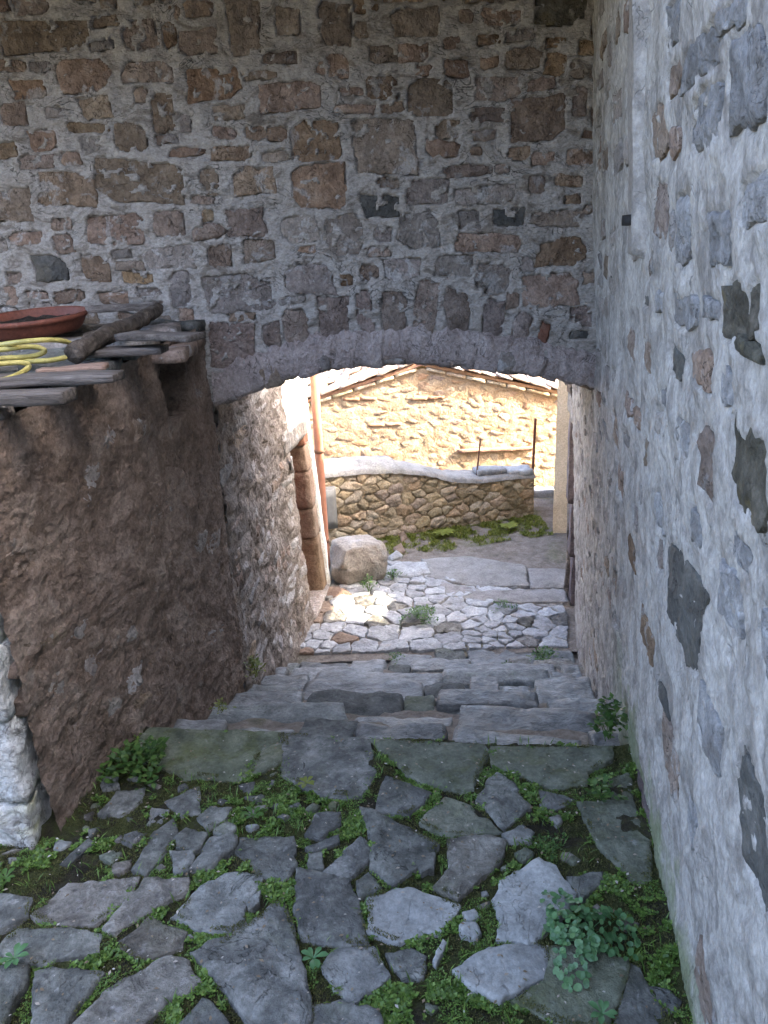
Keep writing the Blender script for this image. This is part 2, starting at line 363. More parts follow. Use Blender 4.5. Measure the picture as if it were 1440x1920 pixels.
PAVE = mat('paving_slate', [(.25, (.039, .041, .038)), (.44, (.087, .090, .082)), (.56, (.143, .147, .134)), (.75, (.245, .25, .23))], 13, 10, .82, .28, .012, .25,
             stains=((40, .60, .70, (.26, .26, .255), .55), (5, .56, .74, (.075, .085, .045), .65), (22, .60, .68, (.035, .035, .035), .6)), bumps=((14, .5, .012), (60, .45, .005), (200, .3, .0015)), cracks=(6, .006, (.025, .025, .022), .8))
PAVE_B = mat('paving_brown_stone', [(.25, (.054, .050, .043)), (.44, (.115, .107, .092)), (.56, (.18, .17, .147)), (.75, (.285, .275, .245))], 16, 10, .88, .25, .015, .25,
             stains=((36, .58, .68, (.30, .29, .28), .5), (5, .57, .74, (.07, .075, .04), .6), (20, .60, .68, (.045, .04, .038), .6)), bumps=((16, .6, .014), (70, .5, .005)))
PAVE_W = mat('pale_marble_paving', [(.27, (.15, .156, .15)), (.47, (.235, .244, .236)), (.62, (.31, .32, .308)), (.85, (.40, .408, .395))], 5, 9, .7, .1, .01, .1,
             stains=((7, .6, .74, (.16, .165, .155), .7), (30, .66, .72, (.10, .10, .095), .6)), bumps=((10, .4, .01), (60, .3, .003)), cracks=(6, .005, (.08, .08, .075), .6))
PAVE_G = mat('mid_grey_paving', [(.25, (.083, .088, .083)), (.44, (.147, .153, .145)), (.56, (.205, .213, .20)), (.75, (.315, .322, .305))], 11, 10, .75, .1, .012, .2,
             stains=((6, .56, .74, (.09, .10, .06), .6), (30, .62, .70, (.06, .06, .058), .6)), bumps=((14, .5, .012), (60, .45, .005)), cracks=(6, .006, (.04, .04, .036), .8))
PAVE_M = mat('mossy_paving', [(.27, (.052, .06, .042)), (.47, (.10, .11, .078)), (.62, (.15, .16, .12)), (.82, (.21, .215, .175))], 9, 10, .88, .18, .012, .2,
             stains=((6, .50, .68, (.075, .085, .03), .8), (34, .60, .70, (.25, .25, .24), .45), (14, .58, .68, (.05, .06, .022), .6)), bumps=((16, .5, .012), (70, .5, .005)))
STEPST = mat('worn_step_stone', [(.27, (.055, .056, .052)), (.45, (.115, .117, .109)), (.58, (.185, .187, .175)), (.78, (.31, .312, .295))], 14, 10, .42, .25, .02, .25,
             stains=((5, .57, .74, (.14, .115, .095), .6), (26, .62, .70, (.06, .06, .058), .55)), bumps=((14, .5, .014), (60, .4, .004)), stretch=(1, 1.6, 1.6), spec=.4, cracks=(9, .008, (.04, .038, .035), .8))
STEPST_L = mat('pale_step_stone', [(.27, (.10, .10, .095)), (.45, (.18, .182, .172)), (.58, (.26, .262, .248)), (.78, (.39, .39, .375))], 13, 10, .5, .18, .02, .25,
             stains=((5, .57, .74, (.18, .15, .125), .6), (26, .62, .70, (.09, .088, .084), .55)), bumps=((14, .5, .014), (60, .4, .004)), stretch=(1, 1.6, 1.6), spec=.4, cracks=(9, .008, (.05, .048, .045), .8))
COBBLE = mat('pale_cobble', [(.27, (.17, .172, .17)), (.47, (.28, .282, .278)), (.62, (.37, .372, .366)), (.85, (.49, .49, .48))], 11, 9, .7, .22, .015, .3,
             stains=((6, .60, .74, (.25, .20, .155), .55), (30, .64, .72, (.14, .135, .125), .5)), bumps=((20, .5, .01), (80, .4, .004)))
SOIL = mat('joint_soil', [(.3, (.022, .019, .014)), (.46, (.040, .036, .020)), (.55, (.052, .060, .018)), (.7, (.075, .085, .026))], 9, 9, .98, 0, 0, 0,
             stains=((50, .60, .68, (.11, .10, .085), .35),), bumps=((50, .9, .012), (160, .8, .006)))
EARTH = mat('court_earth', [(.3, (.12, .10, .08)), (.5, (.20, .17, .14)), (.75, (.30, .265, .225))], 12, 9, .95, 0, 0, 0, stains=((2.2, .54, .68, (.10, .105, .04), .6), (60, .62, .7, (.36, .34, .31), .4)), bumps=((40, .6, .01), (140, .6, .004)))
CONCRETE = mat('old_concrete', [(.3, (.16, .15, .135)), (.5, (.245, .23, .21)), (.75, (.32, .305, .28))], 9, 9, .93, .08, .01, .1, stains=((3, .55, .7, (.19, .18, .12), .5), (50, .62, .7, (.16, .15, .14), .5)), bumps=((50, .5, .006), (160, .5, .003)))
WHITEW = mat('flaking_whitewash', [(.3, (.42, .42, .39)), (.46, (.68, .69, .67)), (.7, (.80, .81, .79))], 8, 9, .92, .08, .01, .05, stains=((4.5, .52, .66, (.36, .38, .15), .75), (14, .54, .64, (.26, .245, .22), .75), (30, .6, .68, (.12, .11, .10), .6)), bumps=((14, .7, .02), (60, .5, .006)), cracks=(8, .012, (.12, .11, .1), .8))
CEMENT = mat('smooth_cement', [(.3, (.24, .22, .20)), (.55, (.31, .29, .265)), (.8, (.36, .34, .315))], 4, 6, .85, 0, 0, 0, stains=((9, .62, .74, (.5, .5, .5), .4),), bumps=((30, .2, .004), (120, .2, .002)))
GABLE_M = mat('ochre_mortar', [(.3, (.29, .205, .125)), (.5, (.38, .275, .175)), (.75, (.44, .33, .215))], 5, 8, .93, 0, 0, 0, stains=((14, .6, .72, (.36, .25, .15), .5),), bumps=((12, .6, .02), (60, .5, .006)))
GABLE_S = mat('pale_ochre_stone', [(.3, (.26, .18, .115)), (.5, (.35, .255, .17)), (.75, (.42, .325, .23))], 12, 9, .92, .16, .012, .2, stains=((20, .62, .7, (.28, .19, .12), .5),), bumps=((22, .6, .015), (90, .5, .005)))
GABLE_B = mat('gable_brick', [(.3, (.27, .15, .09)), (.6, (.36, .22, .14))], 12, 8, .9, .15, .01, .1, bumps=((40, .5, .006),))
LOWW_M = mat('low_wall_mortar', [(.3, (.24, .185, .11)), (.5, (.36, .285, .18)), (.75, (.46, .375, .25))], 7, 9, .95, 0, 0, 0, stains=((4, .55, .7, (.08, .075, .035), .6),), bumps=((14, .7, .03), (60, .6, .008)))
LOWW_S = mat('low_wall_stone', [(.3, (.34, .26, .165)), (.5, (.48, .38, .26)), (.75, (.60, .505, .375))], 12, 9, .92, .22, .012, .2, stains=((8, .58, .7, (.17, .135, .08), .5),), bumps=((22, .6, .015), (90, .5, .005)), cracks=(14, .012, (.07, .05, .03), .7))
BOULDER = mat('boulder_stone', [(.3, (.19, .165, .135)), (.5, (.285, .25, .21)), (.75, (.38, .345, .30))], 7, 10, .88, 0, 0, 0, stains=((30, .60, .70, (.20, .16, .12), .5), (4, .56, .7, (.36, .36, .35), .5)), bumps=((12, .5, .02), (60, .5, .006), (180, .4, .002)))
ROOFT = mat('roof_tile', [(.3, (.20, .145, .115)), (.5, (.30, .235, .19)), (.75, (.42, .365, .32))], 12, 8, .9, .25, .015, .3, stains=((10, .56, .68, (.40, .39, .35), .7), (18, .6, .7, (.14, .13, .07), .5)), bumps=((40, .6, .01),))
WOOD = mat('weathered_plank', [(.3, (.085, .074, .064)), (.5, (.18, .16, .142)), (.75, (.33, .305, .28))], 10, 9, .9, .25, .01, .2, stains=((6, .55, .7, (.08, .07, .06), .5),), bumps=((14, .8, .01), (60, .5, .003)), stretch=(.35, 6, 6), spec=.2)
WOODB = mat('brown_board', [(.3, (.16, .10, .075)), (.5, (.24, .165, .125)), (.75, (.31, .225, .18))], 10, 9, .85, .1, .01, .1, bumps=((14, .5, .005),), stretch=(.35, 5, 5))
BARK = mat('bark', [(.3, (.045, .036, .028)), (.5, (.10, .082, .066)), (.75, (.18, .155, .13))], 22, 9, .95, 0, 0, 0, bumps=((30, 1.0, .015), (90, .8, .005)), stretch=(1, 1, 1))
TERRA = mat('terracotta_plastic', [(.3, (.13, .045, .030)), (.6, (.185, .065, .042)), (.8, (.23, .10, .07))], 9, 6, .55, 0, 0, 0, stains=((26, .62, .72, (.20, .13, .10), .4),), bumps=((60, .15, .002),))
POTSOIL = mat('dry_pot_soil', [(.3, (.018, .014, .011)), (.5, (.045, .036, .028)), (.75, (.09, .075, .06))], 40, 8, .98, 0, 0, 0, bumps=((60, 1.0, .02),))
HOSE = mat('yellow_hose', [(.3, (.27, .235, .065)), (.6, (.38, .335, .11)), (.8, (.45, .41, .18))], 14, 5, .5, 0, 0, 0, stains=((26, .62, .72, (.20, .17, .07), .5),), bumps=((60, .1, .002),))
PIPE = plain('terracotta_pipe_paint', (.33, .15, .095), .6)
RUST = mat('rusty_iron', [(.3, (.07, .032, .02)), (.6, (.15, .07, .042)), (.8, (.2, .11, .07))], 30, 8, .9, .1, .01, .1, bumps=((80, .6, .003),))
DOORP = mat('red_brown_door_paint', [(.3, (.20, .06, .05)), (.6, (.30, .105, .085))], 9, 7, .7, .1, 0, .1, bumps=((30, .3, .004),), stretch=(4, 4, .5))
JAMBST = mat('orange_jamb_stone', [(.3, (.14, .092, .064)), (.5, (.21, .145, .105)), (.75, (.29, .215, .165))], 9, 9, .9, .15, .01, .15, bumps=((22, .5, .012), (90, .4, .004)))
PURPLE = mat('dark_purple_stone', [(.3, (.075, .058, .058)), (.5, (.13, .105, .105)), (.75, (.20, .17, .165))], 9, 9, .85, .15, .01, .1, bumps=((22, .5, .012), (90, .4, .004)))
TANPL = mat('tan_plaster', [(.3, (.42, .32, .20)), (.5, (.52, .41, .275)), (.75, (.58, .475, .335))], 4, 8, .92, 0, 0, 0, stains=((7, .56, .7, (.36, .285, .20), .5),), bumps=((40, .3, .005),))
WHITEP = mat('white_limewash', [(.3, (.60, .57, .51)), (.6, (.74, .72, .68))], 7, 8, .9, 0, 0, 0, stains=((14, .58, .68, (.38, .32, .26), .6),), bumps=((30, .5, .008),))
GREYBOX = plain('grey_box_paint', (.21, .21, .20), .5)
PLATE = plain('white_plate', (.62, .60, .57), .5)
DARKM = plain('dark_metal', (.04, .04, .042), .5, .4)
TERRAIN = mat('terrain_earth', [(.3, (.06, .07, .03)), (.5, (.12, .11, .06)), (.75, (.2, .17, .11))], .6, 8, .98, 0, 0, 0)
MOSSL = leaf_mat('moss_leaf', (.040, .044, .012), (.070, .078, .018), (.115, .112, .034), .9, .1)
COVERL = leaf_mat('ground_cover_leaf', (.045, .092, .013), (.090, .170, .025), (.165, .255, .050), .55, .25)
ROUNDL = leaf_mat('round_leaf', (.040, .105, .036), (.066, .160, .058), (.105, .215, .080), .45, .2)
WEEDL = leaf_mat('weed_leaf', (.028, .070, .012), (.055, .125, .022), (.11, .18, .04), .55, .3)
GRASSL = leaf_mat('court_grass_blade', (.11, .14, .02), (.19, .22, .032), (.28, .29, .065), .6, .3)
LITTER = leaf_mat('dry_leaf', (.12, .085, .05), (.22, .17, .11), (.42, .40, .36), .8, .05)
YELL = leaf_mat('yellow_green_leaf', (.10, .13, .02), (.15, .18, .03), (.2, .21, .06), .6, .3)

# ------------------------------------------------------------------ the plan of the place
ARCH_Y, LOW_Z = 3.3, -1.0
def L_base(Y): return np.interp(Y, [1.0, 1.86, 2.18, 2.44, 3.3, 4.667, 5.8, 7.0], [-1.2, -1.027, -.966, -.890, -.745, -.678, -.529, -.37])
def R_base(Y): return .62 + .175 * (np.asarray(Y, float) - 1.2)
RLEAN = .055
RN = np.array([-1, .175, 0]) / math.hypot(1, .175)
def r_map(Y, z, off):
    Y = np.asarray(Y, float); x = R_base(Y) - RLEAN * z
    return np.stack([x + RN[0] * off, Y + RN[1] * off, np.asarray(z, float) + 0 * Y], -1)
def l_lean(Y): return np.interp(Y, [1.8, 3.3, 4.4, 5.8], [0.0, .02, -.03, -.06])
def l_map(Y, z, off):
    Y = np.asarray(Y, float); x = L_base(Y) + l_lean(Y) * (z + .0)
    return np.stack([x + off, Y - .1 * off, np.asarray(z, float) + 0 * Y], -1)
def a_map(x, z, off): return np.stack([np.asarray(x, float), ARCH_Y - off, np.asarray(z, float)], -1)
r_fn = lambda p: p[0] - (R_base(p[1]) - RLEAN * p[2])
l_fn = lambda p: p[0] - (L_base(p[1]) + l_lean(p[1]) * p[2])

STEP_N = 8
def step_edge(i, x):      # plan line of the i-th riser (0 = edge of the landing)
    t = i / STEP_N
    return 2.255 + (4.62 - 2.255) * t + (-.125 * (1 - t) - .04 * t) * x
def step_z(i): return LOW_Z * i / STEP_N

# ------------------------------------------------------------------ setting: terrain, landing, court
g = link_mesh('ground', [(-400, -400, -2.6), (400, -400, -2.6), (400, 400, -2.6), (-400, 400, -2.6)], [(0, 1, 2, 3)], TERRAIN, smooth=False, centre=False)
tag(g, kind='structure')

def landing_h(x, y):
    P = np.stack([x, y, np.zeros_like(x)], -1)
    h = fbm(P, 5, 4, .55) * .016 + fbm(P, 28, 3, .6) * .004
    d = R_base(y) - x                                  # earth banked against the right-hand wall
    return h - .006 + .018 * np.exp(-np.clip(d, 0, 9) / .07) + .03 * np.exp(-np.abs(x - L_base(y)) / .10) * (y > 1.86)
pav = thing('landing_pavement', None, None, (0, 0, 0), kind='structure')
xs = np.linspace(-2.0, 1.0, 300); ys = np.linspace(.7, 2.42, 190)
X, Y = np.meshgrid(xs, ys, indexing='ij')
edge = step_edge(0, X); Yc = np.minimum(Y, edge)
Z = landing_h(X, Yc); Z = np.where(Y > edge, Z - .02 - (Y - edge) * 1.5, Z)
grid_mesh('joint_earth', np.stack([X, Y, Z], -1), SOIL, pav)
xs = np.linspace(-6, 1.0, 60); ys = np.linspace(-8, .72, 60); X, Y = np.meshgrid(xs, ys, indexing='ij')
grid_mesh('joint_earth', np.stack([X, Y, landing_h(X, Y) - .012], -1), SOIL, pav)
xs = np.linspace(-6, -1.98, 40); ys = np.linspace(.7, 2.3, 20); X, Y = np.meshgrid(xs, ys, indexing='ij')
grid_mesh('joint_earth', np.stack([X, Y, landing_h(X, Y) - .012], -1), SOIL, pav)

# paving stones, outlines measured on the photograph (pixels on the landing's plane)
PV = [  # (material, outline)
 ('M', [(265,1365),(520,1370),(515,1387),(450,1460),(350,1450),(315,1440),(268,1405)]),
 ('M', [(497,1402),(525,1392),(525,1425),(492,1440),(470,1450)]),
 ('P', [(530,1370),(692,1383),(697,1435),(702,1448),(675,1490),(600,1485),(530,1450)]),
 ('M', [(700,1385),(905,1392),(917,1405),(895,1450),(887,1476),(860,1480),(770,1455)]),
 ('M', [(927,1397),(1140,1400),(1142,1420),(1100,1445),(1095,1465),(1035,1468),(965,1445),(927,1430)]),
 ('M', [(1142,1462),(1180,1450),(1187,1500),(1150,1492)]),
 ('M', [(1090,1510),(1185,1506),(1212,1560),(1218,1640),(1180,1640),(1125,1580)]),
 ('P', [(725,1452),(805,1485),(765,1522),(707,1520),(712,1485)]),
 ('M', [(835,1492),(880,1510),(932,1555),(870,1560),(827,1557),(792,1540)]),
 ('P', [(932,1450),(960,1465),(990,1510),(945,1547),(897,1500),(915,1465)]),
 ('P', [(945,1562),(980,1547),(1000,1560),(995,1575),(960,1574)]),
 ('P', [(1007,1477),(1075,1495),(1040,1515),(1015,1505)]),
 ('P', [(677,1515),(705,1520),(820,1580),(765,1635),(735,1655),(695,1625),(700,1580)]),
 ('P', [(612,1632),(675,1570),(695,1590),(690,1615),(660,1640)]),
 ('B', [(840,1572),(900,1567),(945,1575),(940,1610),(895,1650),(860,1677),(817,1657),(845,1625)]),
 ('P', [(782,1615),(815,1598),(812,1625),(792,1632)]),
 ('P', [(560,1633),(650,1645),(672,1700),(687,1765),(570,1757),(556,1700)]),
 ('W', [(695,1682),(735,1667),(775,1667),(857,1695),(820,1740),(750,1762),(695,1740)]),
 ('P', [(670,1650),(690,1635),(712,1660),(675,1677)]),
 ('W', [(1010,1612),(1040,1625),(1055,1650),(1080,1670),(1060,1700),(1025,1740),(1000,1762),(935,1755),(940,1720),(927,1685),(945,1645)]),
 ('P', [(1070,1645),(1125,1637),(1130,1655),(1090,1685)]),
 ('W', [(868,1710),(890,1702),(898,1715),(882,1725)]),
 ('W', [(860,1733),(890,1730),(901,1750),(887,1762),(866,1752)]),
 ('W', [(920,1777),(1000,1767),(1024,1776),(1022,1824),(940,1867),(890,1850),(857,1817)]),
 ('M', [(1032,1777),(1080,1770),(1130,1790),(1175,1797),(1168,1840),(1138,1912),(1050,1912),(970,1868),(1026,1834)]),
 ('P', [(1182,1806),(1200,1815),(1240,1895),(1242,1930),(1152,1930),(1167,1865)]),
 ('P', [(1218,1850),(1255,1855),(1278,1872),(1260,1905)]),
 ('W2', [(625,1780),(695,1778),(722,1825),(692,1855),(662,1872),(630,1850),(608,1812)]),
 ('P', [(730,1787),(770,1775),(797,1790),(790,1825),(755,1828)]),
 ('W', [(812,1800),(830,1764),(837,1770),(818,1807)]),
 ('P', [(588,1887),(640,1880),(702,1895),(720,1960),(590,1960)]),
 ('P', [(190,1522),(220,1487),(265,1480),(262,1502),(230,1525)]),
 ('P', [(275,1545),(285,1515),(312,1520),(302,1546)]),
 ('P', [(310,1500),(370,1475),(372,1520),(340,1526)]),
 ('P', [(372,1530),(395,1512),(430,1512),(420,1530),(390,1546)]),
 ('P', [(400,1555),(425,1537),(441,1545),(430,1566)]),
 ('P', [(258,1617),(290,1560),(320,1540),(329,1560),(305,1600),(275,1632)]),
 ('P', [(327,1570),(350,1555),(386,1560),(366,1590),(335,1586)]),
 ('P', [(320,1597),(365,1593),(350,1626),(325,1631)]),
 ('P', [(362,1622),(395,1575),(440,1567),(437,1590),(400,1616)]),
 ('P', [(452,1570),(547,1567),(551,1620),(526,1653),(480,1630),(446,1596)]),
 ('P', [(577,1560),(595,1525),(636,1522),(632,1545),(605,1566)]),
 ('P', [(575,1586),(635,1561),(636,1576),(596,1592)]),
 ('P', [(579,1597),(603,1595),(606,1625),(582,1627)]),
 ('B', [(65,1710),(130,1655),(250,1645),(240,1680),(175,1725),(100,1727)]),
 ('B', [(200,1736),(270,1650),(346,1647),(345,1667),(290,1702),(220,1744)]),
 ('W3', [(327,1715),(385,1655),(440,1635),(487,1640),(480,1665),(455,1700),(460,1725),(430,1741),(380,1736)]),
 ('W3', [(465,1687),(488,1668),(485,1687),(467,1702)]),
 ('P', [(3,1778),(40,1740),(125,1740),(177,1750),(170,1780),(75,1803),(30,1796)]),
 ('B', [(223,1766),(280,1720),(342,1746),(335,1771),(265,1798)]),
 ('P', [(363,1786),(470,1730),(530,1680),(546,1725),(565,1800),(577,1850),(582,1905),(540,1935),(490,1935),(415,1847)]),
 ('B', [(125,1935),(225,1837),(305,1796),(342,1800),(374,1845),(310,1882),(250,1940)]),
 ('P', [(62,1935),(70,1826),(100,1815),(187,1826),(160,1866),(110,1935)]),
 ('P', [(-40,1815),(50,1812),(45,1846),(3,1918),(-40,1930)]),
 ('P', [(-60,1665),(50,1682),(45,1712),(0,1737),(-60,1742)]),
 ('P', [(322,1935),(380,1876),(400,1880),(440,1940)]),
 ('P', [(112,1617),(165,1570),(173,1581),(130,1617)]),
 ('P', [(193,1461),(220,1452),(223,1473),(195,1480)]),
]
PM = {'P': PAVE, 'M': PAVE_M, 'W': PAVE_W, 'B': PAVE_B, 'W2': PAVE_G, 'W3': PAVE_G}
def land_map(u, v, off): return np.stack([u, v, off], -1)
stone_polys = []
for i, (k, pl) in enumerate(PV):
    w = np.array([at_z(x, y, .012)[:2] for x, y in pl]); w = w.mean(0) + (w - w.mean(0)) * (1 + min(.17, .017 / np.ptp(w, axis=0).min())); stone_polys.append(w)
    ar = np.ptp(np.array(w), axis=0).max()
    relief('paving_stone', w, land_map, random.uniform(.007, .017), PM[k], pav, step=.013, jag=.0055, rough=.007 if ar > .12 else .004, depth=.05,
           rings=(1.0, .985, .955, .88, .76, .62, .47, .32, .16), rim=.62, seed=i, nsc=13, curve=14, tilt=(random.uniform(-.02, .02), random.uniform(-.03, .02)))
k = 0; tries = 0
allp = [np.array(q) for q in stone_polys]
while k < 75 and tries < 6000:      # small packing stones in the wide joints
    tries += 1; p = np.array([random.uniform(-1.35, .72), random.uniform(1.22, 2.15)]); r = random.uniform(.012, .034)
    if p[0] > R_base(p[1]) - .05 or (p[1] > 1.8 and p[0] < L_base(p[1]) + .06): continue
    ring = p + np.array([(r * 1.15 * math.cos(a), r * 1.15 * math.sin(a)) for a in np.linspace(0, 6.28, 8)])
    if any(inside(ring, q).any() for q in allp if np.abs(q.mean(0) - p).max() < .5): continue
    q = [p + r * random.uniform(.75, 1.2) * np.array([math.cos(a), math.sin(a) * .85]) for a in sorted(random.uniform(0, 6.28) for _ in range(7))]
    q = np.array(q); 
    if np.ptp(q, axis=0).min() < r * .8: continue
    allp.append(q); stone_polys.append(q); k += 1
    relief('paving_stone', q, land_map, random.uniform(.004, .012), random.choice((PAVE, PAVE_B, PAVE_G, PAVE_M)), pav, step=.012, jag=.004, rough=.003, rings=(1.0, .95, .7, .35), rim=.5, seed=3000 + k, curve=6)
# more paving outside the photograph's frame
pts = [(x + random.uniform(-.09, .09), y + random.uniform(-.09, .09)) for x in np.arange(-2.6, .8, .3) for y in np.arange(-.6, 1.15, .29)]
n0 = len(PV)
for j, c in enumerate(cells(pts, [(-2.8, -.8), (.42, -.8), (.56, 1.12), (-2.8, 1.12)], .06)):
    if c is None or np.ptp(c, axis=0).min() < .06 or c[:, 0].max() > R_base(c[:, 1].mean()) - .03: continue
    stone_polys.append(c)
    relief('paving_stone', c, land_map, random.uniform(.012, .022), random.choice((PAVE, PAVE, PAVE_B, PAVE_M)), pav, step=.05, depth=.04, rings=(1.0, .95, .7, .35), rim=.5, seed=n0 + j, curve=8)
pts = [(x + random.uniform(-.09, .09), y + random.uniform(-.09, .09)) for x in np.arange(-2.6, -1.3, .3) for y in np.arange(1.2, 1.8, .29)]
for j, c in enumerate(cells(pts, [(-2.8, 1.14), (-1.25, 1.14), (-1.42, 1.8), (-2.8, 1.8)], .06)):
    if c is None or np.ptp(c, axis=0).min() < .06: continue
    stone_polys.append(c)
    relief('paving_stone', c, land_map, random.uniform(.012, .022), PAVE, pav, step=.05, depth=.04, rings=(1.0, .95, .7, .35), rim=.5, seed=200 + j, curve=8)

# stairs
stairs = thing('stone_stairs', 'worn grey stone steps running down under the arch to the sunny court', 'stairs', (0, 2.3, 0))
def stair_floor(y, x): # bed below the slabs
    t = np.clip((y - step_edge(0, x)) / (step_edge(STEP_N, x) - step_edge(0, x)), 0, 1); return LOW_Z * t
xs = np.linspace(-1.1, 1.4, 90); ys = np.linspace(2.1, 4.75, 130); X, Y = np.meshgrid(xs, ys, indexing='ij')
Z = stair_floor(Y, X) - .075 + fbm(np.stack([X, Y, 0 * X], -1), 9, 3) * .015
grid_mesh('bed', np.stack([X, Y, Z], -1), EARTH, stairs)
def bent(seed):
    r_ = random.Random(seed); k1, k2, k3, k4 = (r_.uniform(-.14, .14) for _ in range(4))
    def f(v):
        v = v.copy(); h = np.abs(v).max(0); a, b, c_ = v[:, 0] / h[0], v[:, 1] / h[1], v[:, 2] / h[2]
        v[:, 1] += h[1] * (k1 * a + k2 * (1 - a * a)); v[:, 2] += h[2] * (k3 * a * .9 + k4 * b * .6) * (c_ > 0); v[:, 0] += h[0] * k2 * .5 * b; return v
    return f
for i in range(STEP_N):
    z1 = step_z(i + 1); x0, x1 = float(L_base(step_edge(i, -.8))) - .05, float(R_base(step_edge(i, .9))) + .05; a = x0; k = 0
    while a < x1 - .08:
        b = min(x1, a + random.choice((.16, .24, .32, .42, .55, .65)) * random.uniform(.85, 1.15)); xm = (a + b) / 2
        y0, y1 = step_edge(i, xm) - .05, step_edge(i + 1, xm) + random.uniform(-.05, .05)
        ang = math.atan2(step_edge(i + 1, b) - step_edge(i + 1, a), b - a); dz = random.uniform(-.034, .020)
        mt = random.choice((STEPST, STEPST, STEPST, STEPST, STEPST_L, PAVE_B, PAVE_G, STEPST_L, PAVE if i > 2 else PAVE_M, PAVE))
        two = random.random() < .4 and b - a > .2; ymid = y0 + (y1 - y0) * random.uniform(.4, .6)
        for (ya_, yb_, dd) in (((y0, ymid, -.012), (ymid + .006, y1, .0)) if two else ((y0, y1, 0),)):
            block('step_stone', (xm, (ya_ + yb_) / 2, z1 - .07 + dz + dd), (b - a - .012, yb_ - ya_, .15), ang + random.uniform(-.09, .09), mt, stairs, n=(18, 10, 5), amp=.012, nscale=8.0, rnd=.30, seed=i * 9 + k,
                  tilt=(random.uniform(-.10, .02), random.uniform(-.05, .05)), warp=bent(i * 31 + k))
        a = b; k += 1

# court below
court = thing('court_pavement', None, None, (0, 5, LOW_Z), kind='structure')
def court_h(x, y):
    P = np.stack([x, y, np.zeros_like(x)], -1)
    return LOW_Z - .012 + fbm(P, 3, 4) * .012 + fbm(P, 30, 2) * .003
xs = np.linspace(-1.2, 2.6, 190); ys = np.linspace(4.55, 7.95, 180); X, Y = np.meshgrid(xs, ys, indexing='ij')
grid_mesh('court_earth', np.stack([X, Y, court_h(X, Y)], -1), EARTH, court)
link_mesh('court_earth', [(-12, 4.0, -1.06), (14, 4.0, -1.06), (14, 7.95, -1.06), (-12, 7.95, -1.06)], [(0, 1, 2, 3)], EARTH, court, False)
def court_map(u, v, off): return np.stack([u, v, LOW_Z + off], -1)
bd = [(-.66, 4.66), (1.2, 4.60), (1.30, 5.0), (1.33, 5.5), (.85, 5.75), (.35, 5.95), (.1, 6.2), (-.2, 6.15), (-.52, 5.75)]
pts = []
while len(pts) < 190:
    p = np.array([random.uniform(-.72, 1.36), random.uniform(4.6, 6.2)])
    rmin = .085 + .11 * (0.5 + 0.5 * math.sin(p[0] * 5 + 1) * math.cos(p[1] * 4))
    if p[0] > .55 and p[1] < 5.2: rmin *= .8
    tries = globals().setdefault('_tr', [0]); tries[0] += 1
    if tries[0] > 30000: break
    if inside(p[None], bd)[0] and all(np.hypot((p - q)[0], (p - q)[1]) > rmin for q in pts): pts.append(p)
for j, c in enumerate(cells(pts, bd, .011)):
    if c is None or np.ptp(c, axis=0).min() < .03: continue
    left = c[:, 0].mean() < -.30
    relief('cobble', c, court_map, random.uniform(.006, .016), JAMBST if left and random.random() < .2 else COBBLE if random.random() < .88 else PAVE_B, court, step=.018, jag=.009, rough=.008, depth=.04, rings=(1.0, .97, .88, .65, .35), rim=.5, seed=j, nsc=24, curve=10, tilt=(random.uniform(-.10, .10), random.uniform(-.10, .10)))
for k in range(5): block('kerb_stone', (1.45 + k * .27, 7.9 + random.uniform(-.02, .02), -.99), (.26, .16, .12), random.uniform(-.06, .06), COBBLE, court, n=(6, 4, 3), amp=.014, seed=k)
# worn concrete apron beyond the cobbles
relief('concrete_slab', [at_z(x, y, LOW_Z + .02)[:2] for x, y in [(790,1045),(880,1042),(985,1062),(992,1100),(900,1100),(800,1078)]], court_map, .028, CONCRETE, court, step=.05, jag=.012, rough=.004, rings=(1.0, .96, .8, .5, .2), rim=.6, seed=301, curve=8)
relief('concrete_slab', [at_z(x, y, LOW_Z + .02)[:2] for x, y in [(990,1065),(1060,1066),(1075,1100),(996,1102)]], court_map, .026, CONCRETE, court, step=.05, jag=.008, rough=.003, rings=(1.0, .96, .8, .5, .2), rim=.6, seed=302, curve=8)
relief('concrete_slab', [at_z(x, y, LOW_Z + .02)[:2] for x, y in [(805,1083),(900,1104),(1060,1106),(1066,1130),(960,1128),(880,1124),(830,1112)]], court_map, .020, CONCRETE, court, step=.05, jag=.014, rough=.005, rings=(1.0, .96, .8, .5, .2), rim=.5, seed=303, curve=8)
relief('flat_stone', [at_z(x, y, LOW_Z + .03)[:2] for x, y in [(727,1062),(745,1052),(800,1053),(806,1072),(770,1080),(735,1076)]], court_map, .05, COBBLE, court, step=.03, jag=.01, rough=.006, seed=304)
for q in [[(738,1025),(752,1016),(760,1032),(742,1036)], [(728,1042),(744,1030),(756,1040),(735,1048)], [(748,1000),(756,990),(764,1005),(752,1014)], [(690,1102),(720,1100),(730,1110),(700,1116)], [(600,1100),(640,1098),(660,1112),(610,1118)]]:
    relief('flat_stone', [at_z(x, y, LOW_Z + .02)[:2] for x, y in q], court_map, .03, random.choice((COBBLE, JAMBST)), court, step=.03, seed=random.random() * 50)

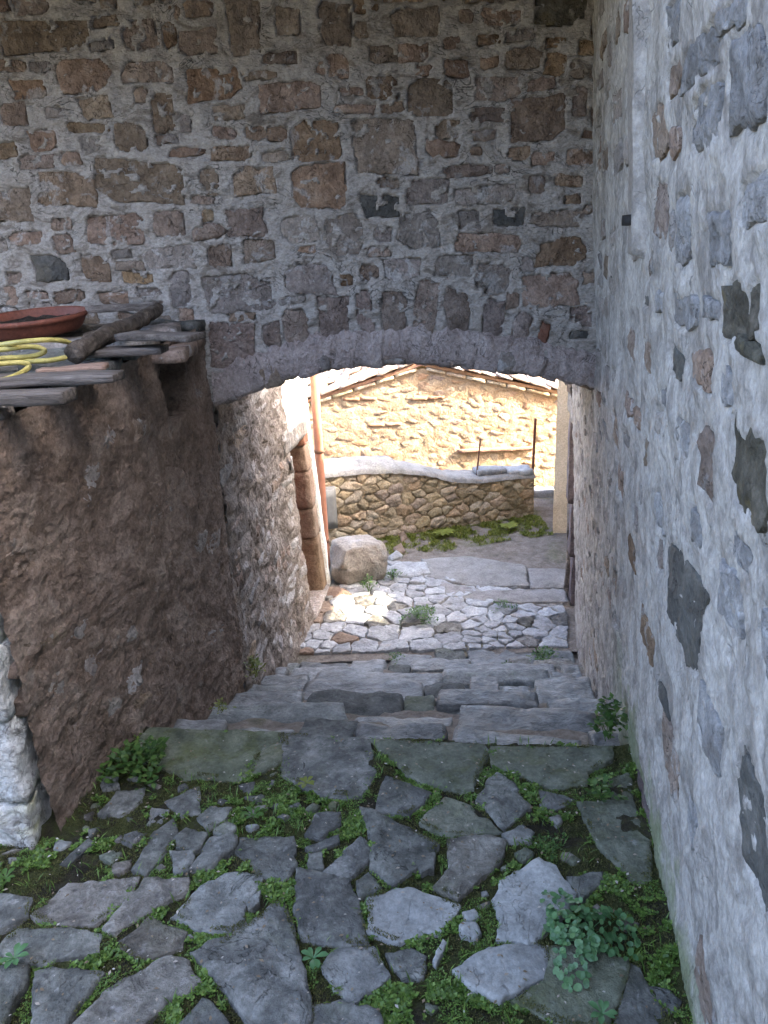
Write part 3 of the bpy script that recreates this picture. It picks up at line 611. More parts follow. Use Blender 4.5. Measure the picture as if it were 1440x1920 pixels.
# ------------------------------------------------------------------ wall with the arch
ARCH_PX = [(405,765),(440,751),(470,738),(530,713),(590,698),(670,688),(760,684),(850,687),(930,695),(1000,705),(1050,715),(1098,724),(1130,735)]
AX = np.array([at_y(x, y, ARCH_Y) for x, y in ARCH_PX]); aw_x0 = AX[0, 0]
def arch_z(x): return np.interp(x, AX[:, 0], AX[:, 2])
aw = thing('arch_wall', 'tall wall of brown stones in grey mortar with a low arch over the steps', 'wall', (0, ARCH_Y, 0))
def a_off(x, z):
    P = np.stack([x, 0 * x, z * 1.5], -1)
    return fbm(P, 4, 3) * .008 + fbm(P, 13, 5, .62) * .0075 + ridge(P, 9, 2) * .003 - .002
TOPZ = 2.9
xs = np.concatenate([np.linspace(-3.2, -1.75, 60, endpoint=False), np.linspace(-1.75, 1.12, 390)])
tt = np.linspace(0, 1, 250); X = xs[:, None] + 0 * tt[None]; B = arch_z(xs)[:, None] + .03; Z = B + (TOPZ - B) * tt[None]
aX, aZ, aO = X, Z, a_off(X, Z) + .004; a_mesh = grid_mesh('mortar', a_map(X, Z, aO), MORTAR, aw, flip=False); a_polys = []
AS = [(0,40,165,100,'b'),(235,38,290,90,'b'),(340,55,408,103,'b'),(345,0,400,33,'b'),(432,0,488,95,'b'),(520,18,565,68,'b'),(597,5,655,80,'b'),(662,-20,706,26,'o'),(664,42,692,70,'b'),(110,115,205,172,'o'),(-10,113,45,135,'b'),
 (22,150,90,185,'o'),(5,195,50,235,'o'),(235,115,320,152,'b'),(350,125,447,190,'o'),(490,152,602,206,'b'),(590,100,650,145,'b'),(495,98,555,122,'b'),(400,198,460,222,'o'),(288,182,330,246,'o'),(55,243,105,282,'o'),(215,236,275,285,'b'),
 (-10,270,30,295,'o'),(465,236,540,265,'o'),(545,228,638,302,'o'),(400,276,470,300,'o'),(40,292,100,315,'b'),(73,328,173,392,'b'),(190,303,343,378,'b'),(375,318,410,363,'b'),(440,315,517,362,'b'),(548,314,644,388,'o'),(-15,355,55,418,'b'),
 (165,400,263,456,'b'),(292,400,346,440,'b'),(380,393,401,417,'o'),(430,392,498,440,'b'),(530,405,595,456,'g'),(615,405,680,475,'g'),(98,410,135,432,'b'),(20,436,75,460,'b'),(275,462,358,505,'g'),(392,457,432,498,'b'),(460,450,515,490,'b'),
 (62,482,122,525,'d'),(155,482,205,525,'b'),(320,512,358,575,'g'),(390,517,508,582,'g'),(535,497,625,550,'g'),(639,516,663,536,'o'),(50,545,90,562,'b'),(190,550,240,572,'b'),
 (736,17,818,65,'b'),(861,19,887,43,'b'),(908,17,973,47,'b'),(1007,-10,1094,46,'d2'),(895,65,934,85,'o'),(691,86,745,122,'b'),(749,84,803,118,'b'),(831,69,861,91,'b'),(949,86,1016,126,'o'),(1025,71,1063,89,'o'),(1087,77,1119,104,'o'),
 (835,112,878,143,'b'),(689,142,745,186,'b'),(766,151,852,214,'b'),(893,148,973,186,'b'),(990,146,1042,168,'b'),(1074,159,1100,216,'b'),(962,186,1059,260,'b'),(883,203,947,228,'b'),(816,224,861,261,'o'),(883,245,930,264,'b'),(668,232,779,322,'b'),
 (801,264,857,293,'b'),(883,275,902,289,'b'),(951,275,990,302,'o'),(995,285,1038,310,'b'),(1063,280,1111,310,'o'),(835,311,917,331,'b'),(764,337,844,380,'g'),(861,350,960,384,'g'),(990,332,1020,361,'o'),(1042,327,1089,350,'o'),(682,366,745,406,'s'),
 (1057,366,1087,382,'o'),(704,426,734,453,'g'),(749,398,822,461,'g'),(863,396,900,427,'g'),(924,391,982,425,'s'),(999,396,1089,425,'b'),(863,440,977,474,'o'),(1010,449,1098,496,'o'),(719,484,784,526,'g'),(814,478,883,518,'g'),(895,496,956,548,'g'),
 (977,518,1087,571,'b'),(530,577,578,648,'g'),(600,562,655,640,'g'),(672,547,697,622,'g'),(719,542,762,620,'g'),(779,532,816,622,'g',-.16),(837,538,880,621,'g'),(906,564,943,629,'g',-.1),(966,588,995,638,'g',-.2),(1012,604,1029,647,'r',-.2),
 (1072,574,1106,612,'g'),(1070,620,1102,634,'s'),(398,612,482,684,'g'),(492,605,526,652,'g',.12),(-140,60,-30,130,'b'),(-130,180,-40,240,'b'),(-150,300,-50,360,'o'),(-120,420,-40,470,'b')]
AM = {'b': BROWN, 'o': OCHRE, 'g': GREY, 'd': SLATE, 'd2': DARKOL, 's': SLATE, 'r': REDBRICK}
boxes = []
for i, s in enumerate(AS):
    x0, y0, x1, y1, k = s[:5]; ro = s[5] if len(s) > 5 else random.uniform(-.06, .06)
    a = at_y(x0, (y0 + y1) / 2, ARCH_Y); b = at_y(x1, (y0 + y1) / 2, ARCH_Y); c = at_y((x0 + x1) / 2, y0, ARCH_Y); d = at_y((x0 + x1) / 2, y1, ARCH_Y)
    w, h = np.hypot(*(b - a)[[0, 2]]), c[2] - d[2]; cx, cz = (a[0] + b[0]) / 2, (c[2] + d[2]) / 2; boxes.append((cx, cz, w, h))
    ol = round_rect(cx, cz, w * 1.04, h * 1.04, ro); a_polys.append(ol)
    relief('stone', ol, a_map, random.uniform(-.002, .010) + (.004 if y0 > 525 else 0), (VOUS if y0 > 525 and k == 'g' else AM[k]), aw, step=.014, jag=.0065, rough=.007, depth=.04,
           rings=(1.0, .96, .86, .7, .5, .3, .14), rim=.25, seed=i, nsc=18, curve=5)
k = 0; tries = 0
while k < 170 and tries < 14000:
    tries += 1; w = random.uniform(.045, .16); h = random.uniform(.028, .075); cx = random.uniform(-1.9, .9); cz = random.uniform(1.2, 2.7)
    if cz - h < float(arch_z(cx)) + .19: continue
    if any(abs(cx - q[0]) < (w + q[2]) / 2 + .008 and abs(cz - q[1]) < (h + q[3]) / 2 + .008 for q in boxes): continue
    boxes.append((cx, cz, w, h)); k += 1
    ol = round_rect(cx, cz, w, h, random.uniform(-.15, .15)); a_polys.append(ol)
    relief('stone', ol, a_map, random.uniform(-.003, .010), random.choice((BROWN, BROWN, GREY, OCHRE)), aw, step=.016, jag=.006, rough=.005, rings=(1.0, .9, .65, .35), rim=.2, seed=500 + k, nsc=18)
carve(a_mesh, aX, aZ, aO, a_polys, a_map)
# plaster rim along the arch, rounding into the soffit
nx = 150; xx = np.linspace(aw_x0, 1.1, nx); prof = [(.16, -.012), (.145, .012), (.11, .020), (.05, .022), (.015, .016), (0, 0), (.0, -.06), (.004, -.25), (.006, -.85)]
P = np.zeros((nx, len(prof), 3))
for j, (dz, of) in enumerate(prof):
    zz = np.interp(xx, AX[:, 0], AX[:, 2]) + dz; q = np.stack([xx, 0 * xx, zz], -1)
    jag = fbm(q, 16, 3, .6, 40) * (.03 if j < 2 else .010)
    P[:, j] = np.stack([xx, ARCH_Y - of - fbm(q, 18, 4, .6, 9) * .014, zz + jag], -1)
ARCHPL = mat('arch_rim_plaster', [(.3, (.30, .25, .23)), (.5, (.44, .385, .36)), (.75, (.55, .50, .47))], 8, 8, .92, 0, 0, 0, stains=((10, .6, .7, (.18, .13, .11), .6),), bumps=((16, .9, .02), (70, .7, .006)), cracks=(12, .015, (.09, .075, .065), .8))
grid_mesh('arch_rim', P, ARCHPL, aw, flip=True)
x_ = aw_x0 + .03
while x_ < 1.02:
    w_ = random.uniform(.05, .12); zz_ = float(np.interp(x_ + w_ / 2, AX[:, 0], AX[:, 2])); sl0 = float(np.interp(x_ + w_, AX[:, 0], AX[:, 2]) - np.interp(x_, AX[:, 0], AX[:, 2])) / w_
    block('arch_stone', (x_ + w_ / 2, ARCH_Y + .05 + random.uniform(-.012, .012), zz_ + .045 + random.uniform(-.006, .012)), (w_ - .006, .13, random.uniform(.085, .11)), 0, random.choice((ARCHPL, ARCHPL, GREY, ARCHPL, BROWN)), aw, n=(5, 4, 5), amp=.012, nscale=14, rnd=.22, seed=x_ * 7, tilt=(0, -math.atan(sl0) + random.uniform(-.08, .08))); x_ += w_
# the storey the arch carries (its far side and top)
V = []; F = []
for x in np.linspace(-3.2, 1.3, 40):
    zb = float(arch_z(x)) + .03
    V += [(x, 4.15, zb), (x, 4.15, TOPZ + .15), (x, ARCH_Y + .06, TOPZ + .15)]
for i in range(39):
    a = i * 3; F += [(a, a + 3, a + 4, a + 1), (a + 1, a + 4, a + 5, a + 2)]
link_mesh('upper_storey', V, F, BROWN, aw, False)

# ------------------------------------------------------------------ right-hand wall
rw = thing('pointed_wall', 'pale mortared stone wall rising along the whole right side of the steps', 'wall', (.8, 2, 0))
RY1, DZ_TOP = 4.74, hit(1078, 820, r_fn, .6, 8)[2]
def r_off(Y, z):
    P = np.stack([0 * Y, Y, z * 1.0], -1)
    return fbm(P, 3, 3) * .009 + fbm(P, 10, 5, .65) * .006 + fbm(P, 45, 3, .6, 8) * .0025 + ridge(P, 7, 2, 5) * .002 - .002
ys = np.concatenate([np.linspace(-3, .6, 50, endpoint=False), np.linspace(.6, RY1, 430)])
zs = np.linspace(0, 1, 300); Yg = ys[:, None] + 0 * zs[None]
zb = np.where(ys < 2.2, -.12, np.where(ys < 4.7, -.12 - (ys - 2.2) * .42, -1.15))[:, None]; Zg = zb + (2.95 - zb) * zs[None]
rY, rZ, rO = Yg, Zg, r_off(Yg, Zg) + .002; r_mesh = grid_mesh('mortar', r_map(Yg, Zg, rO), MORTAR_W, rw, flip=False); r_polys = []
RS = [(1255,10,1272,85,'g'),(1257,120,1275,180,'b'),(1227,197,1250,292,'b'),(1260,245,1272,292,'b'),(1285,70,1350,150,'g'),(1300,170,1355,270,'g'),(1372,50,1437,235,'g'),(1377,-20,1400,50,'g'),(1230,345,1252,440,'b'),(1270,370,1295,495,'g'),(1330,390,1370,500,'g'),
 (1217,480,1232,515,'b'),(1210,555,1220,572,'d'),(1232,545,1247,585,'g'),(1267,550,1300,620,'g'),(1355,527,1425,625,'d2'),(1380,635,1435,672,'d2'),(1262,660,1282,707,'d'),(1302,660,1337,727,'b'),(1210,637,1225,695,'b'),(1355,690,1377,765,'g'),(1175,740,1186,782,'b'),
 (1190,765,1201,797,'b'),(1272,785,1295,845,'g'),(1315,795,1345,935,'b'),(1375,797,1450,960,'d2'),(1210,825,1217,870,'b'),(1255,1040,1319,1230,'d'),(1345,1070,1390,1171,'g'),(1374,1012,1409,1067,'g'),(1300,958,1316,1022,'g'),(1311,1317,1353,1431,'g'),
 (1234,1288,1252,1322,'d'),(1242,1373,1276,1474,'b'),(1383,1454,1470,1665,'d'),(1191,1484,1220,1564,'p'),(1204,1165,1226,1230,'o'),(1305,1803,1345,1940,'b'),(1425,1165,1470,1280,'g'),(1320,560,1350,600,'g'),(1395,330,1440,420,'g'),(1160,880,1170,930,'b'),(1150,780,1160,830,'o'),
 (1180,620,1190,665,'b'),(1345,20,1372,60,'g'),(1240,725,1256,760,'g'),(1230,930,1245,985,'g'),(1290,1500,1310,1580,'g'),(1180,1010,1192,1060,'o'),(1150,1060,1160,1110,'b')]
RM = {'b': BROWN, 'o': OCHRE, 'g': PALEGREY, 'd': SLATE, 'd2': DARKOL, 'p': PURPLE}
rb = []
for i, (x0, y0, x1, y1, k) in enumerate(RS):
    ym = (y0 + y1) / 2; xm = (x0 + x1) / 2
    a = hit(x0, ym, r_fn, .4, 9); b = hit(x1, ym, r_fn, .4, 9); c = hit(xm, y0, r_fn, .4, 9); d = hit(xm, y1, r_fn, .4, 9)
    w, h = abs(a[1] - b[1]), c[2] - d[2]; cy, cz = (a[1] + b[1]) / 2, (c[2] + d[2]) / 2; rb.append((cy, cz, w, h))
    ol = round_rect(cy, cz, w * 1.02, h * 1.02, random.uniform(-.08, .08)); r_polys.append(ol)
    relief('stone', ol, r_map, random.uniform(.001, .008), RM[k], rw, step=.012, jag=.008, rough=.007, rings=(1.0, .96, .86, .7, .5, .3, .14), rim=.2, seed=40 + i, nsc=18, curve=4)
k = 0; tries = 0
while k < 190 and tries < 20000:
    tries += 1; cy = 1.3 + 3.4 * random.random() ** .6; far = cy > 2.3
    w = random.uniform(.06, .20) if far else random.uniform(.04, .09); h = random.uniform(.035, .085); cz = random.uniform(-1.0 if cy > 3 else 0.2, 2.6)
    if cz < -.1 - max(0, cy - 2.2) * .42 + .06: continue
    if cy > 3.15 and cz > 1.0 and cy < 3.4: continue
    if any(abs(cy - q[0]) < (w + q[2]) / 2 + .02 and abs(cz - q[1]) < (h + q[3]) / 2 + .015 for q in rb): continue
    if not far and k > 60 and random.random() < .8: continue
    rb.append((cy, cz, w, h)); k += 1
    ol = round_rect(cy, cz, w, h, random.uniform(-.12, .12)); r_polys.append(ol)
    relief('stone', ol, r_map, random.uniform(-.002, .008), random.choice((GREY, PALEST, PALEST, BROWN, PALEST) if far else (PALEST,)), rw, step=.016, jag=.01, rough=.006, rings=(1.0, .9, .65, .35), rim=.15, seed=700 + k, nsc=18)
carve(r_mesh, rY, rZ, rO, r_polys, r_map, depth=.009, keep=.42)
# smooth cement strip with a rounded edge (walled-in jamb)
ya, yb = hit(1186, 300, r_fn)[1], hit(1212, 300, r_fn)[1]; z0 = hit(1195, 492, r_fn)[2]
yA, yB = max(ya, yb), min(ya, yb); zz = np.linspace(z0, 2.94, 60); uu = np.array([0, .02, .12, .5, .9, .93, .97, 1.0, 1.05]); oo = np.array([-.02, .012, .016, .015, .016, .028, .032, .028, -.02])
Yq = yA + (yB - yA) * uu[None] + 0 * zz[:, None]; Zq = zz[:, None] + 0 * uu[None]
Oq = oo[None] + fbm(np.stack([0 * Yq, Yq, Zq], -1), 6, 3) * .004; Oq[0] = -.02
Pq = r_map(Yq, Zq, Oq)
grid_mesh('cement_strip', Pq[:, :5], CEMENT, rw, flip=True)
grid_mesh('edge_bead', Pq[:, 4:], MORTAR_W, rw, flip=True)
sc = hit(1192, 412, r_fn); block('cable_outlet', (sc[0] - .012, sc[1], sc[2]), (.02, .07, .028), .17, DARKM, rw, n=(3, 3, 2), amp=.001)
# doorway at the foot of the wall: lintel height from the photograph, far jamb of dark stone, wall going on beyond
DY0, DY1 = RY1, 5.22; WT = .36
def rbx(name, ya, yb, za, zb_, o0, o1, mtl, n=(6, 4, 10), amp=.008, seed=0):   # block between two depths of the wall
    ym, zm, om = (ya + yb) / 2, (za + zb_) / 2, (o0 + o1) / 2; c = r_map(ym, zm, om)
    return block(name, c, (abs(o1 - o0), abs(yb - ya), zb_ - za), math.atan2(-.175, 1), mtl, rw, n=n, amp=amp, seed=seed, rnd=.15)
zj = [-1.05, -.62, -.2, DZ_TOP]
for i in range(3): rbx('door_jamb', DY1, DY1 + .2, zj[i] + .004, zj[i + 1] - .004, .0, -WT, PURPLE, seed=i)
rbx('door_lintel', DY0 - .16, DY1 + .24, DZ_TOP + .004, DZ_TOP + .2, -.01, -WT, GREY, n=(4, 10, 4), seed=7)
rbx('wall_above_door', DY0 - .02, 5.45, DZ_TOP + .204, 1.75, -.012, -WT, RUBBLE_GR, n=(4, 14, 14), amp=.015, seed=8)
rbx('wall_end', DY1 + .204, 5.48, -1.05, DZ_TOP, .0, -WT, RUBBLE_GR, n=(4, 6, 16), amp=.014, seed=9)
q = r_map(np.array([RY1 - .002] * 4), np.array([-1.1, -1.1, 2.95, 2.95]), np.array([0.0, -WT, -WT, 0.0])); link_mesh('near_jamb', q, [(0, 1, 2, 3)], GREY, rw, False)
q = r_map(np.array([-3., RY1, RY1, -3.]), np.array([-1.1, -1.1, 2.95, 2.95]), np.array([-WT] * 4)); link_mesh('wall_back', q, [(0, 1, 2, 3)], GREY, rw, False)
rbx('doorway_sun_blocker', DY0, DY1 - .004, -1.05, .10, -.20, -WT, GREY, n=(4, 6, 8), amp=.008, seed=12)  # added block, stops low sun rays so the patch on the cobbles stays narrow
rbx('hinge_pin', DY1 - .03, DY1, -.32, -.29, -.02, -.06, DARKM, n=(2, 2, 2), amp=0)
# small render patch at the foot of the wall
# ------------------------------------------------------------------ ledge on the left with its brown rendered side
lw = thing('ledge_wall', 'dark brown rendered ledge wall on the left carrying boards and a saucer', 'wall', (-1.1, 2.4, 0))
def ledge_top(Y): return np.interp(Y, [1.86, 3.3], [1.20, 1.33])
def l_off(Y, z):
    P = np.stack([0 * Y, Y * 1.0, z], -1)
    return fbm(P, 3, 3, .5, 3) * .016 + fbm(P, 10, 4, .62, 3) * .008 + ridge(P * np.array([1, .6, 1.6]), 9, 3, 21) * .004 + fbm(P, 40, 3, .6) * .004 + .03 * np.exp(-np.clip(z + .0, 0, 9) / .25)
NY0, NY1 = sorted((hit(306, 720, l_fn)[1], hit(352, 720, l_fn)[1])); NZ0, NZ1 = hit(335, 778, l_fn)[2], hit(325, 668, l_fn)[2]
ys = np.linspace(1.86, 3.3, 190); zs = np.linspace(0, 1, 200); Yg = ys[:, None] + 0 * zs[None]
zb = np.where(ys < 2.3, -.1, -.1 - (ys - 2.3) * .42)[:, None]; Zg = zb + (ledge_top(ys)[:, None] - zb) * zs[None]
Og = l_off(Yg, Zg)
nm = (Yg > NY0) & (Yg < NY1) & (Zg > NZ0) & (Zg < NZ1); Og = np.where(nm, -.16, Og)
grid_mesh('render_face', l_map(Yg, Zg, Og), PLASTER_BR, lw, flip=True)
for j in range(3):   # broken bricks inside the small niche
    c = l_map((NY0 + NY1) / 2 + (.012 if j % 2 else -.01), NZ0 + .045 + j * .075, -.135); block('brick', c, (.08, abs(NY1 - NY0) * .8, .062), .08, REDBRICK, lw, n=(4, 5, 3), amp=.008, seed=j, tilt=(random.uniform(-.12, .12), 0))
c = l_map((NY0 + NY1) / 2, NZ1 + .018, .0); block('niche_lintel', c, (.14, NY1 - NY0 + .12, .045), .08, BROWN, lw, n=(4, 8, 3), amp=.008, seed=4)
# stones showing through the render
for i in range(60):
    cy = random.uniform(1.95, 3.25); cz = random.uniform(-.2 if cy > 2.6 else .1, 1.1); w = random.uniform(.06, .22); h = random.uniform(.04, .10)
    if NY0 - .1 < cy < NY1 + .1 and cz > NZ0 - .1: continue
    def lm(u, v, o): return l_map(u, v, o + l_off(u, v) - .004)
    relief('stone', round_rect(cy, cz, w, h, random.uniform(-.2, .2), n=18, wob=.16), lm, random.uniform(.001, .008), random.choice((BROWN, PLASTER_BR, PLASTER_BR, PLASTER_BR, PALEST)), lw, step=.02, jag=.012, rough=.004, rings=(1.0, .9, .65, .35), rim=.1, seed=900 + i, nsc=16)
# front end: flaking whitewashed blocks; core and top
fx = -1.045; zc = -.06; hs = [.20, .27, .22, .26, .24]; i = 0
for h in hs:
    x1 = fx
    for w in (random.uniform(.26, .42), random.uniform(.3, .5), .5, .5):
        block('whitewashed_block', (x1 - w / 2 + random.uniform(-.008, .008), 1.90 + random.uniform(-.014, .01), zc + h / 2), (w - .003, .16, h - .003), 0, WHITEW, lw, n=(14, 5, 10), amp=.013, nscale=13, rnd=.10, seed=i); x1 -= w; i += 1
    zc += h
link_mesh('core', [(-3.0, 1.93, -.2), (-1.12, 1.93, -.2), (-.92, 3.28, -.6), (-3, 3.28, -.6), (-3.0, 1.93, 1.15), (-1.12, 1.93, 1.15), (-.92, 3.28, 1.28), (-3, 3.28, 1.28)],
          [(0, 1, 5, 4), (1, 2, 6, 5), (4, 5, 6, 7), (3, 0, 4, 7), (2, 3, 7, 6)], PLASTER_BR, lw, False)
# thin stone slabs capping the ledge
cy = 1.93; i = 0
while cy < 3.22:
    d = random.uniform(.15, .24); w = random.uniform(.26, .46); cy += d / 2
    xe = float(l_map(cy, 1.25, 0)[0]) + random.uniform(-.015, .015)
    block('cap_slab', (xe - w / 2, cy, float(ledge_top(cy)) + .006 + random.uniform(-.008, .010)), (w, d + .01, random.uniform(.03, .045)), .1 + random.uniform(-.15, .15), random.choice((PAVE, GREY, PAVE)), lw, n=(9, 6, 2), amp=.009, nscale=11, rnd=.3, seed=60 + i, tilt=(random.uniform(-.04, .04), random.uniform(-.03, .05)))
    w2 = random.uniform(.4, .6); block('cap_slab', (xe - w - w2 / 2 + .03, cy + random.uniform(-.02, .02), float(ledge_top(cy)) - .004), (w2, d + .01, .035), .1 + random.uniform(-.1, .1), random.choice((PAVE, PAVE_B)), lw, n=(7, 5, 2), amp=.008, rnd=.3, seed=90 + i)
    w3 = .7; block('cap_slab', (xe - w - w2 - w3 / 2 + .05, cy, float(ledge_top(cy)) - .008), (w3, d + .01, .035), .05, PAVE_B, lw, n=(7, 5, 2), amp=.008, rnd=.3, seed=120 + i)
    cy += d / 2; i += 1

# ------------------------------------------------------------------ passage wall beyond the arch (left), with its doorway
pw = thing('passage_wall', 'rough grey rubble wall along the left of the passage under the arch', 'wall', (-.72, 4.4, -.5))
def p_off(Y, z):
    P = np.stack([0 * Y, Y * .8, z * 1.5], -1)
    return fbm(P, 5, 3, .55, 11) * .016 + fbm(P, 16, 4, .6, 7) * .009 + .02 * np.exp(-np.clip(z - stair_floor(Y, -.8), 0, 9) / .2)
def lY(px, py): return hit(px, py, l_fn, 1, 12)[1]
PD0 = lY(551, 900); PD1 = PD0 + .42; PTOP = 1.9; PDZ = hit(560, 832, l_fn, 1, 12)[2]
ys = np.linspace(3.37, PD0, 190); zs = np.linspace(0, 1, 190); Yg = ys[:, None] + 0 * zs[None]
zb = np.maximum(-1.12, -.45 - (ys - 3.2) * .5)[:, None]; Zg = zb + (PTOP - zb) * zs[None]
grid_mesh('mortar', l_map(Yg, Zg, p_off(Yg, Zg)), RUBBLE_GR, pw, flip=True)
pb = []; k = 0; tries = 0
while k < 230 and tries < 16000:
    tries += 1; cy = random.uniform(3.5, PD0 - .06); w = random.uniform(.10, .34); h = random.uniform(.03, .095); cz = random.uniform(-1.0, 1.15)
    if cz < float(stair_floor(cy, -.75)) + .04 or cy + w / 2 > PD0: continue
    if any(abs(cy - q[0]) < (w + q[2]) / 2 + .006 and abs(cz - q[1]) < (h + q[3]) / 2 + .006 for q in pb): continue
    pb.append((cy, cz, w, h)); k += 1
    def lm2(u, v, o): return l_map(u, v, o + p_off(u, v) - .003)
    relief('stone', round_rect(cy, cz, w, h, random.uniform(-.06, .06), n=18, wob=.14), lm2, random.uniform(.003, .013), random.choice((PALEST, RUBBLE_GR, RUBBLE_GR, PALEST, BROWN)), pw, step=.022, jag=.006, rough=.005, rings=(1.0, .9, .65, .35), rim=.15, seed=1200 + k, nsc=16)
# doorway: recess with a painted door, lintel, far jamb of orange stones, corner strip in old limewash
def lbx(name, ya, yb, za, zb_, o0, o1, mtl, n=(5, 4, 8), amp=.006, seed=0, rnd=.15, par=pw):
    ym, zm, om = (ya + yb) / 2, (za + zb_) / 2, (o0 + o1) / 2; c = l_map(ym, zm, om)
    sl = math.atan2(float(L_base(ym + .05) - L_base(ym - .05)), .1)
    ln = float(l_lean(ym))
    return block(name, c, (abs(o1 - o0), abs(yb - ya), zb_ - za), -sl, mtl, par, n=n, amp=amp, seed=seed, rnd=rnd, tilt=(0, math.atan(ln)))
lbx('door', PD0 + .01, PD1 - .004, -1.0, PDZ, -.17, -.205, DOORP, n=(2, 3, 10), amp=.001, rnd=.05)
for zz_ in (-.75, -.1): lbx('door_rail', PD0 + .015, PD1 - .01, zz_, zz_ + .09, -.158, -.172, DOORP, n=(2, 3, 2), amp=.001)
lbx('lintel', PD0 - .16, PD1 + .1, PDZ + .004, PDZ + .17, .012, -.25, GREY, n=(4, 10, 4), amp=.007, seed=3)
zj = [-1.02, -.52, -.28, .02, .22, PDZ]
for i in range(5): lbx('door_jamb', PD1, PD1 + .16, zj[i] + .003, zj[i + 1] - .003, .0, -.25, JAMBST if i < 4 else REDBRICK, seed=20 + i, amp=.009)
lbx('limewashed_corner', PD1 + .164, PD1 + .26, -1.05, 1.9, .012, -.24, WHITEP, n=(4, 4, 30), amp=.008, seed=31)
lbx('wall_over_door', PD0 - .01, PD1 + .16, PDZ + .175, 1.9, .0, -.25, WHITEP, n=(4, 10, 16), amp=.01, seed=32)
lbx('threshold', PD0 - .02, PD1 + .12, -1.04, -.955, .03, -.2, GREY, n=(4, 7, 2), amp=.006, seed=33)
link_mesh('house_body', [(-5, 3.7, -1.1), (-.97, 3.7, -1.1), (-.86, PD1 + .2, -1.1), (-5, PD1 + .2, -1.1), (-5, 3.7, 2.2), (-.97, 3.7, 2.2), (-.86, PD1 + .2, 2.2), (-5, PD1 + .2, 2.2)],
          [(0, 1, 5, 4), (1, 2, 6, 5), (2, 3, 7, 6), (3, 0, 4, 7), (4, 5, 6, 7)], WHITEP, pw, False)
pl = l_map(lY(539, 870), hit(539, 868, l_fn, 1, 12)[2], .03); tag(block('wall_plate', pl, (.012, .05, .085), .1, PLATE, None, n=(2, 3, 4), amp=.0005, rnd=.2), 'small white plate fixed to the rubble wall beside the left doorway', 'plate')

# drainpipe
yp = PD1 + .33; pt, pbm = at_y(588, 690, yp), at_y(613, 1078, yp)
dv = (pt - pbm) / np.linalg.norm(pt - pbm)
dp = thing('drainpipe', 'terracotta coloured drainpipe at the corner behind the boulder', 'pipe', tuple(pbm))
tube('pipe', [pbm, (pbm + pt) / 2, pt + dv * .9], .034, PIPE, dp, seg=18, sub=4)
for t_ in (.18, .62):
    c = pbm + (pt - pbm) * t_; tube('pipe_bracket', [c - dv * .012, c + dv * .012], .040, RUST, dp, seg=18, sub=1)
tube('shoe', [pbm + dv * .05, pbm + dv * .0, pbm + np.array([.03, -.03, -.03])], .036, PIPE, dp, seg=16, sub=4)

# ------------------------------------------------------------------ low wall, gable house, neighbour
WL, WR = at_z(560, 1030, LOW_Z)[:2], at_z(1000, 965, LOW_Z)[:2]
WL = np.array([-.75, WL[1]]) if WL[0] > -.75 else WL
wd = (WR - WL) / np.linalg.norm(WR - WL); wnn = np.array([wd[1], -wd[0]]); WLEN = np.linalg.norm(WR - WL)
lo = thing('low_wall', 'low rubble retaining wall with grey cement top behind the boulder', 'wall', (*WL, LOW_Z))
def w_map(u, v, off):
    u = np.asarray(u, float); off = np.asarray(off, float) + 0 * u
    return np.stack([WL[0] + wd[0] * u + wnn[0] * off, WL[1] + wd[1] * u + wnn[1] * off, LOW_Z + np.asarray(v, float) + 0 * u], -1)
w_fn = lambda p: (p[0] - WL[0]) * wnn[0] + (p[1] - WL[1]) * wnn[1]
TP = [(560,893),(612,888),(680,882),(740,880),(800,886),(850,898),(905,900),(950,893),(1000,890)]
tu, tz = [], []
for x, y in TP:
    p = hit(x, y, w_fn, 3, 14); tu.append((p[0] - WL[0]) * wd[0] + (p[1] - WL[1]) * wd[1]); tz.append(p[2] - LOW_Z)
def low_top(u): return np.interp(u, tu, tz)
us = np.linspace(0, WLEN, 140); vs = np.linspace(0, 1, 50); U = us[:, None] + 0 * vs[None]; Vv = -.05 + (low_top(us)[:, None] + .05) * vs[None]
grid_mesh('mortar', w_map(U, Vv, fbm(np.stack([U, Vv, 0 * U], -1), 9, 4, .6) * .014), LOWW_M, lo, flip=False)
pts = []; tries = 0
while len(pts) < 120 and tries < 20000:
    tries += 1; p = np.array([random.uniform(0, WLEN), random.uniform(-.02, .75)])
    r = random.uniform(.085, .15)
    if p[1] < low_top(p[0]) and all(abs(p[0] - q[0]) / 1.55 + abs(p[1] - q[1]) > r * .75 for q in pts): pts.append(p)
sp = [np.array([p[0] / 1.5, p[1]]) for p in pts]
bd2 = [np.array([u / 1.5, v]) for u, v in [(0, -.04), (WLEN - .01, -.04)] + [(u, low_top(u) - .03) for u in np.linspace(WLEN - .01, 0, 14)]]
for j, c in enumerate(cells(sp, bd2, .008)):
    if c is None or np.ptp(c, axis=0).min() < .03: continue
    c = c * np.array([1.5, 1])
    relief('stone', c, w_map, random.uniform(.006, .028), random.choice((LOWW_S, LOWW_S, LOWW_S, LOWW_M)), lo, step=.025, jag=.010, rough=.012, rings=(1.0, .95, .82, .55, .25), rim=.35, seed=1600 + j, nsc=16, curve=3.5)
vs = np.array([.03, .015, -.02, -.10, -.22, -.34, -.36]); hz = np.array([-.03, .004, .016, .022, .02, .01, -.3])
U = us[:, None] + 0 * vs[None]; V2 = low_top(us)[:, None] + hz[None] + .04 * (vs[None] < -.05) * (us[:, None] < 1.0)
grid_mesh('cement_top', w_map(U, V2 + fbm(np.stack([U, V2, vs[None] + 0 * U], -1), 12, 3) * .010, vs[None] + 0 * U + fbm(np.stack([U, V2, 0 * U], -1), 14, 3) * .012), CONCRETE, lo, flip=False)
